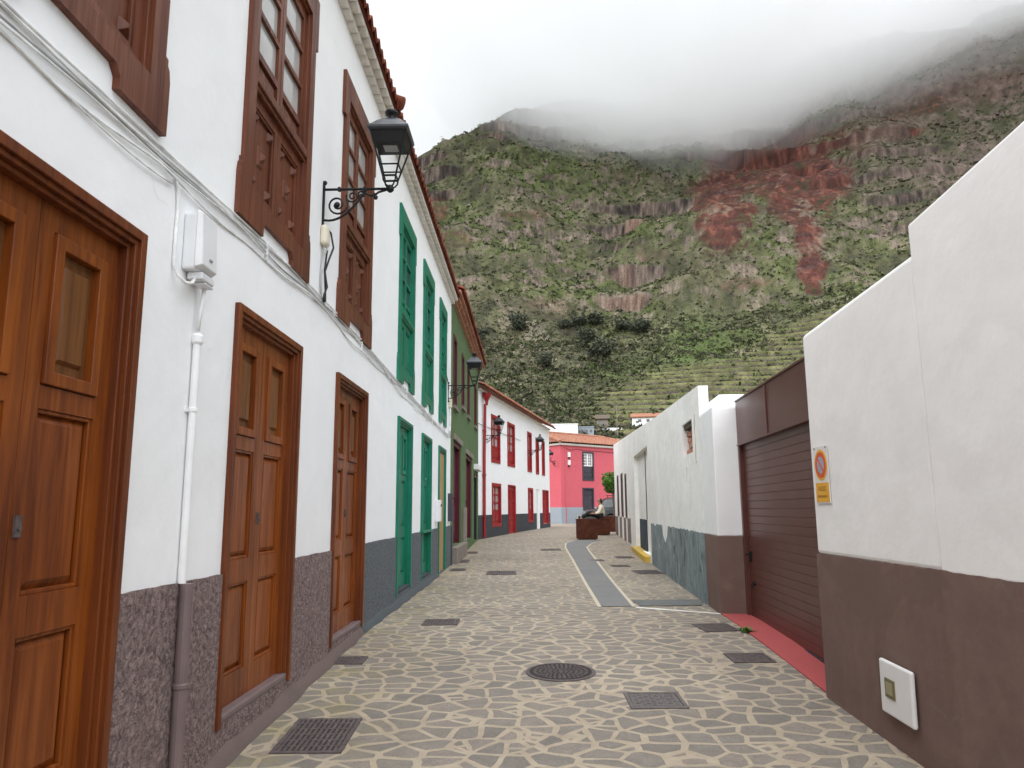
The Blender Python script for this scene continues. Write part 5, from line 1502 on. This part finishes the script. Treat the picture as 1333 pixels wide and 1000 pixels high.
for hnd, sy in ((20, -1), (24, 1)):
    hx0, hy0, hz0 = J[hnd][:3]
    for k in range(4):
        b_ = len(J); yy = hy0 + sy * 0 + (k - 1.5) * .020; ln = (.036, .042, .040, .030)[k]
        J += [(hx0 - .035, yy, hz0 + .006, .0095), (hx0 - .035 - ln, yy, hz0 - .008, .0085), (hx0 - .035 - ln * 1.6, yy, hz0 - .034, .0075)]
        E_ += [(hnd, b_), (b_, b_ + 1), (b_ + 1, b_ + 2)]
    b_ = len(J); J += [(hx0 - .005, hy0 - sy * .040, hz0 - .005, .0105), (hx0 - .035, hy0 - sy * .052, hz0 - .022, .009)]; E_ += [(hnd, b_), (b_, b_ + 1)]
skin("body", J, E_, M['skin'], PP, root=0)
# nose, ears and eyes sit on the head
mb = MB(); mb.ball((-.165, 0, .70), .016, 8, 6, (1, .8, 1.3)); mb.ball((-.07, -.082, .705), .022, 8, 6, (.8, .4, 1.2)); mb.ball((-.07, .082, .705), .022, 8, 6, (.8, .4, 1.2)); mb.build("face", M['skin'], PP, smooth=True)
mb = MB(); mb.ball((-.150, -.03, .722), .010, 8, 6); mb.ball((-.150, .03, .722), .010, 8, 6); mb.build("eyes", M['hair'], PP, smooth=True)
mb = MB(); mb.ball((-.155, 0, .655), .016, 8, 6, (.5, 1.4, .35)); mb.build("mouth", m_plain("lips", (.32, .12, .10), .5), PP, smooth=True)
skin("top", [(0.01, 0, .05, (.155, .14)), (.025, 0, .26, (.142, .15)), (.0, 0, .43, (.142, .175)), (-.02, 0, .515, (.075, .085)), (-.0, -.19, .455, .070), (-.12, -.245, .22, .056), (-.27, -.21, .195, .043), (-.0, .19, .455, .070), (-.10, .255, .22, .056), (-.26, .21, .175, .043)],
     [(0, 1), (1, 2), (2, 3), (2, 4), (4, 5), (5, 6), (2, 7), (7, 8), (8, 9)], M['cream'], PP)
skin("trousers", [(0, 0, .07, (.142, .125)), (-.06, -.10, .085, .105), (-.46, -.13, .25, .080), (-.79, -.14, .035, .060), (-.06, .10, .085, .105), (-.44, .14, .18, .080), (-.81, .15, .012, .060)],
     [(0, 1), (1, 2), (2, 3), (0, 4), (4, 5), (5, 6)], M['trouser'], PP)
for y, zz, nm in ((-.14, 0, 0), (.15, -.012, 1)):
    sh = skin("shoe", [(-.845, y, -.015 + zz, .050), (-.868, y, .05 + zz, .044), (-.885, y, .115 + zz, .036)], [(0, 1), (1, 2)], M['trouser'], PP, sub=1)
    mb = MB(); mb.box(-.935, -.905, y - .04, y + .04, -.05 + zz, .14 + zz); mb.build("sole", M['shoe'], sh, bevel=.012)
hr = skin("hair", [(-.045, 0, .775, (.082, .085)), (-.03, 0, .70, (.085, .088)), (-.01, 0, .60, (.06, .075)), (.01, 0, .53, (.03, .05))], [(0, 1), (1, 2), (2, 3)], M['hair'], PP)

m_car_grey = m_plain("grey green car paint", (0.045, 0.055, 0.053), 0.25, 0.3, 0.05, 2); m_car_red = m_plain("dark red car paint", (0.12, 0.018, 0.018), 0.25, 0.2, 0.05, 2)
def car(loc, rz, m, H_, lab, rack=False):
    t = empty("parked_car", loc, rz, lab, "car")
    lw_, wd = 4.0, 1.68
    lo = [(-2.0, .34), (-2.02, .62), (-1.9, .86), (-1.1, .95), (1.75, .98), (1.98, .85), (2.0, .34)]
    arch = []
    for cx in (1.22, -1.25):
        arch += [(cx + .36 * math.cos(math.pi * k / 10), .32 + .36 * math.sin(math.pi * k / 10)) for k in range(11)]
    pts = lo + [(1.7, .22)] + [(x, z) for x, z in arch[:11]] + [(x, z) for x, z in arch[11:]] + [(-1.8, .22)]
    mb = MB(); mb.prism(pts, -wd / 2, wd / 2); mb.build("body", m, t, bevel=.03)
    cabin = [(-1.05, .95), (-.55, H_ - .08), (-.3, H_), (1.15, H_ - .02), (1.45, H_ - .12), (1.75, .98)]
    mb = MB(); n = len(cabin)
    mb.v = [(x, -wd / 2 + .03 + .16 * (z - .95) / (H_ - .95), z) for x, z in cabin] + [(x, wd / 2 - .03 - .16 * (z - .95) / (H_ - .95), z) for x, z in cabin]
    mb.f = [tuple(range(n)), tuple(range(2 * n - 1, n - 1, -1))] + [(i, n + i, n + (i + 1) % n, (i + 1) % n) for i in range(n)]
    mb.build("cabin", m, t, bevel=.03)
    for sy in (-1, 1):
        for q in ([(-.85, 1.0), (-.45, H_ - .13), (.12, H_ - .09), (.12, 1.0)], [(.2, 1.0), (.2, H_ - .09), (1.1, H_ - .10), (1.45, 1.02)]):
            g = MB(); vv = []
            for x, z in q: vv.append((x, sy * (wd / 2 - .03 - .16 * (z - .95) / (H_ - .95) + .006), z))
            g.add(vv + [(x, y - sy * .01, z) for x, y, z in vv], [(0, 1, 2, 3), (4, 5, 6, 7), (0, 1, 5, 4), (1, 2, 6, 5), (2, 3, 7, 6), (3, 0, 4, 7)]); g.build("side_window", M['glass_dark'], t)
    for xa, za, xb, zb, nm in ((-1.03, 1.0, -.58, H_ - .12, "windscreen"), (1.75, 1.03, 1.48, H_ - .16, "rear_window")):
        s = -1 if nm == "windscreen" else 1
        MB().add([(xa + s * .008, -.66, za), (xa + s * .008, .66, za), (xb + s * .012, .58, zb), (xb + s * .012, -.58, zb)], [(0, 1, 2, 3)]).build(nm, M['glass_dark'], t)
    for cx in (1.22, -1.25):
        for sy in (-1, 1):
            mb = MB(); mb.lathe([(.20, -.09), (.30, -.085), (.315, 0), (.30, .085), (.20, .09)], 22); mb.v = [(cx + x, sy * (wd / 2 - .11) + z, .32 + y) for x, y, z in mb.v]
            wl2 = mb.build("wheel", M['black'], t)
            mb = MB(); mb.lathe([(.195, -.095), (.17, -.102), (.05, -.09), (.05, .09), (.17, .102), (.195, .095)], 16); mb.v = [(cx + x, sy * (wd / 2 - .11) + z, .32 + y) for x, y, z in mb.v]
            mb.build("rim", M['zinc'], wl2)
    for x in (-2.0, 1.98):
        for sy in (-1, 1): MB().box(x - .03, x + .03, sy * .62 - .14, sy * .62 + .14, .64, .80).build("headlight" if x < 0 else "tail_light", m_lens if x < 0 else M['red'], t, bevel=.03)
    MB().box(-2.06, -1.99, -.82, .82, .30, .48).build("bumper", M['anthracite'], t, bevel=.03); MB().box(1.98, 2.06, -.82, .82, .30, .48).build("bumper", M['anthracite'], t, bevel=.03)
    if rack:
        r = MB()
        for sy in (-1, 1):
            r.tube([(-.4, sy * .58, H_ + .10), (1.2, sy * .58, H_ + .10)], .025, 6)
            for x in (-.3, .4, 1.1): r.tube([(x, sy * .58, H_ - .02), (x, sy * .58, H_ + .10)], .02, 6)
        for x in (-.2, .5, 1.1): r.tube([(x, -.58, H_ + .10), (x, .58, H_ + .10)], .02, 6)
        r.build("roof_rack", M['iron'], t)
    return t
car((5.95, 42.0, gz(42.0)), R(28), m_car_grey, 1.55, "dark grey car parked behind the planters, half hidden by the derelict house")
car((6.35, 45.9, gz(45.9)), R(36), m_car_red, 1.62, "dark red car with a black roof rack parked before the pink house", True)

def leafy(mb, c, rad, n, size, rnd, sq=(1, 1, 1), lumps=9):
    cs = [(Vector((rnd.gauss(0, 1), rnd.gauss(0, 1), rnd.gauss(0, 1))).normalized() * rad * rnd.uniform(.35, .75), rad * rnd.uniform(.30, .50)) for _ in range(lumps)]
    for _ in range(n):
        cc_, rr2 = rnd.choice(cs)
        v = Vector((rnd.gauss(0, 1), rnd.gauss(0, 1), rnd.gauss(0, 1))).normalized() * rr2 * rnd.uniform(.55, 1.05) + cc_
        p_ = Vector((c[0] + v.x * sq[0], c[1] + v.y * sq[1], c[2] + v.z * sq[2]))
        d1 = Vector((rnd.gauss(0, 1), rnd.gauss(0, 1), rnd.gauss(0, .6))).normalized(); d2 = d1.cross(Vector((rnd.gauss(0, 1), rnd.gauss(0, 1), rnd.gauss(0, 1)))).normalized()
        s = size * rnd.uniform(.6, 1.3)
        mb.add([p_ - d1 * s, p_ + d2 * s * .45, p_ + d1 * s, p_ - d2 * s * .45], [(0, 1, 2, 3)])
rt = random.Random(21)
T = empty("street_tree", (4.85, 36.5, gz(36.5)), 0, "small clipped tree with a bright green round crown before the pink house", "tree")
mb = MB(); mb.tube([(0, 0, 0), (.02, .01, .8), (-.01, 0, 1.55), (.0, 0, 1.9)], [.06, .05, .042, .03], 8)
for k in range(5): mb.tube([(0, 0, 1.5 + .05 * k), (.3 * math.cos(k * 1.26), .3 * math.sin(k * 1.26), 2.0)], [.025, .012], 6)
mb.build("trunk", M['bark'], T, smooth=True)
mb = MB(); leafy(mb, (0, 0, 2.12), .62, 2600, .075, rt, (1, 1, .92), 16); mb.build("crown", M['leaf'], T, fix=False)

# ------------------------------------------------------------------ on the hillside
def hill_tree(azd, eld, size, lab, m, tall=1.0, seed=0):
    x, y, z = at_el(azd, eld)
    r = random.Random(seed)
    t = empty("tree", (x, y, z - .3), r.uniform(0, 6), lab, "tree", "dark trees on the mountainside")
    h = size * tall
    mb = MB(); mb.tube([(0, 0, 0), (.1 * size * .2, 0, h * .3), (0, .05 * size, h * .62)], [size * .045, size * .035, size * .015], 6)
    for k in range(4): mb.tube([(0, 0, h * (.25 + .08 * k)), (size * .32 * math.cos(k * 1.7), size * .32 * math.sin(k * 1.7), h * (.55 + .05 * k))], [size * .02, size * .008], 5)
    mb.build("trunk", M['bark'], t)
    mb = MB(); leafy(mb, (0, 0, h * .58), size * .60, 1100, size * .062, r, (1, 1, .78 * tall), 11); mb.build("crown", m, t, fix=False)
    return t
px = [(-2.7, 12.3, 13, "dark tree beside the eave of the green house, leftmost on the slope", 1.0), (.5, 13.4, 12, "dark bushy tree on the slope above the red windowed house roof", .9),
      (4.2, 13.5, 9, "small dark tree at the left end of the row below the red cliff band", .8), (5.4, 13.6, 11, "broad dark tree in the row below the red cliff band", .75), (6.5, 13.7, 11, "broad dark tree right of its twin in the row below the cliff band", .75),
      (5.8, 12.0, 12, "brownish dark tree below the row of trees, upper of two", 1.1), (6.9, 10.9, 13, "tall dark tree below the row of trees, lower of two", 1.15),
      (8.7, 13.2, 12, "dark tree right of the row, left one of the pair", .85), (10.0, 13.0, 12, "dark tree right of the row, right one of the pair", .8), (2.5, 10.6, 9, "dark small tree low on the slope above the pink house", 1.0)]
for k, (a_, e_, s_, lab, tl) in enumerate(px): hill_tree(a_, e_, s_, lab, M['leaf_dark'], tl, 50 + k)
def hill_house(name, azd, eld, wd, dp, h, lab, roof=None, mw='whitepaint', windows=(), flat=True, r0=150):
    x, y, z = at_el(azd, eld, r0)
    t = empty(name, (x, y, z), -R(azd), lab, "house")
    MB().box(-wd / 2, wd / 2, 0, dp, -4, h).build("wall", M[mw], t)
    if roof:
        mb = MB(); mb.add([(-wd / 2 - .5, -.6, h + .02), (wd / 2 + .5, -.6, h + .02), (wd / 2 + .5, dp / 2, h + 1.5), (-wd / 2 - .5, dp / 2, h + 1.5), (wd / 2 + .5, dp + .5, h), (-wd / 2 - .5, dp + .5, h)], [(0, 1, 2, 3), (3, 2, 4, 5)])
        o = mb.build("roof", M[roof], t); s = o.modifiers.new("thick", 'SOLIDIFY'); s.thickness = .35
    else: MB().box(-wd / 2 - .15, wd / 2 + .15, -.15, dp + .15, h + .001, h + .3).build("roof", M[mw], t)
    for (xa, xb, za, zb) in windows: MB().box(xa, xb, -.05, -.001, za, zb).build("window", M['glass_dark'], t)
    return t
hill_house("hill_house", 3.6, 5.35, 10.5, 8, 3.6, "long white building on the slope just behind the pink house roof")
hill_house("hill_shed", 5.55, 5.5, 5.2, 4, 2.2, "small grey flat roofed building with a long dark window behind the pink house", None, 'palegrey', ((-2.0, .9, .9, 1.6), (1.4, 2.1, .8, 1.6)))
hill_house("hill_house", 10.45, 6.15, 11, 7, 2.6, "low white house with an orange tiled roof above the derelict house", 'tile_old', 'whitepaint', ((-3.6, -2.6, .9, 1.8), (-1, 0, .9, 1.8), (2, 3.2, .9, 1.8)))
hill_house("stone_hut", 6.9, 6.15, 3.6, 3, 2.4, "brown stone hut on the slope with a small dark opening", 'bark', 'stone', ((-1.3, -.5, .4, 1.7),))
x, y, z = at_el(7.3, 5.75)
TW = empty("terrace_wall", (x, y, z), -R(7.3), "low white wall on the slope below the stone hut", "wall")
mb = MB(); mb.prism([(-5, -3.0), (4.2, -2), (4.2, .9), (-1.5, 1.0), (-5, -1.0)], 0, .4); mb.build("wall", M['whitepaint'], TW)
x, y, z = at_el(8.0, 5.3)
PL = empty("pole", (x, y, z), 0, "thin pale pole standing on the slope above the derelict house", "pole")
mb = MB(); mb.tube([(0, 0, -2), (0, 0, 9.0)], [.14, .10], 8); mb.build("shaft", M['stone'], PL)
MB().box(-.5, .5, -.06, .06, 8.4, 8.55).build("crossarm", M['stone'], PL, bevel=.02)
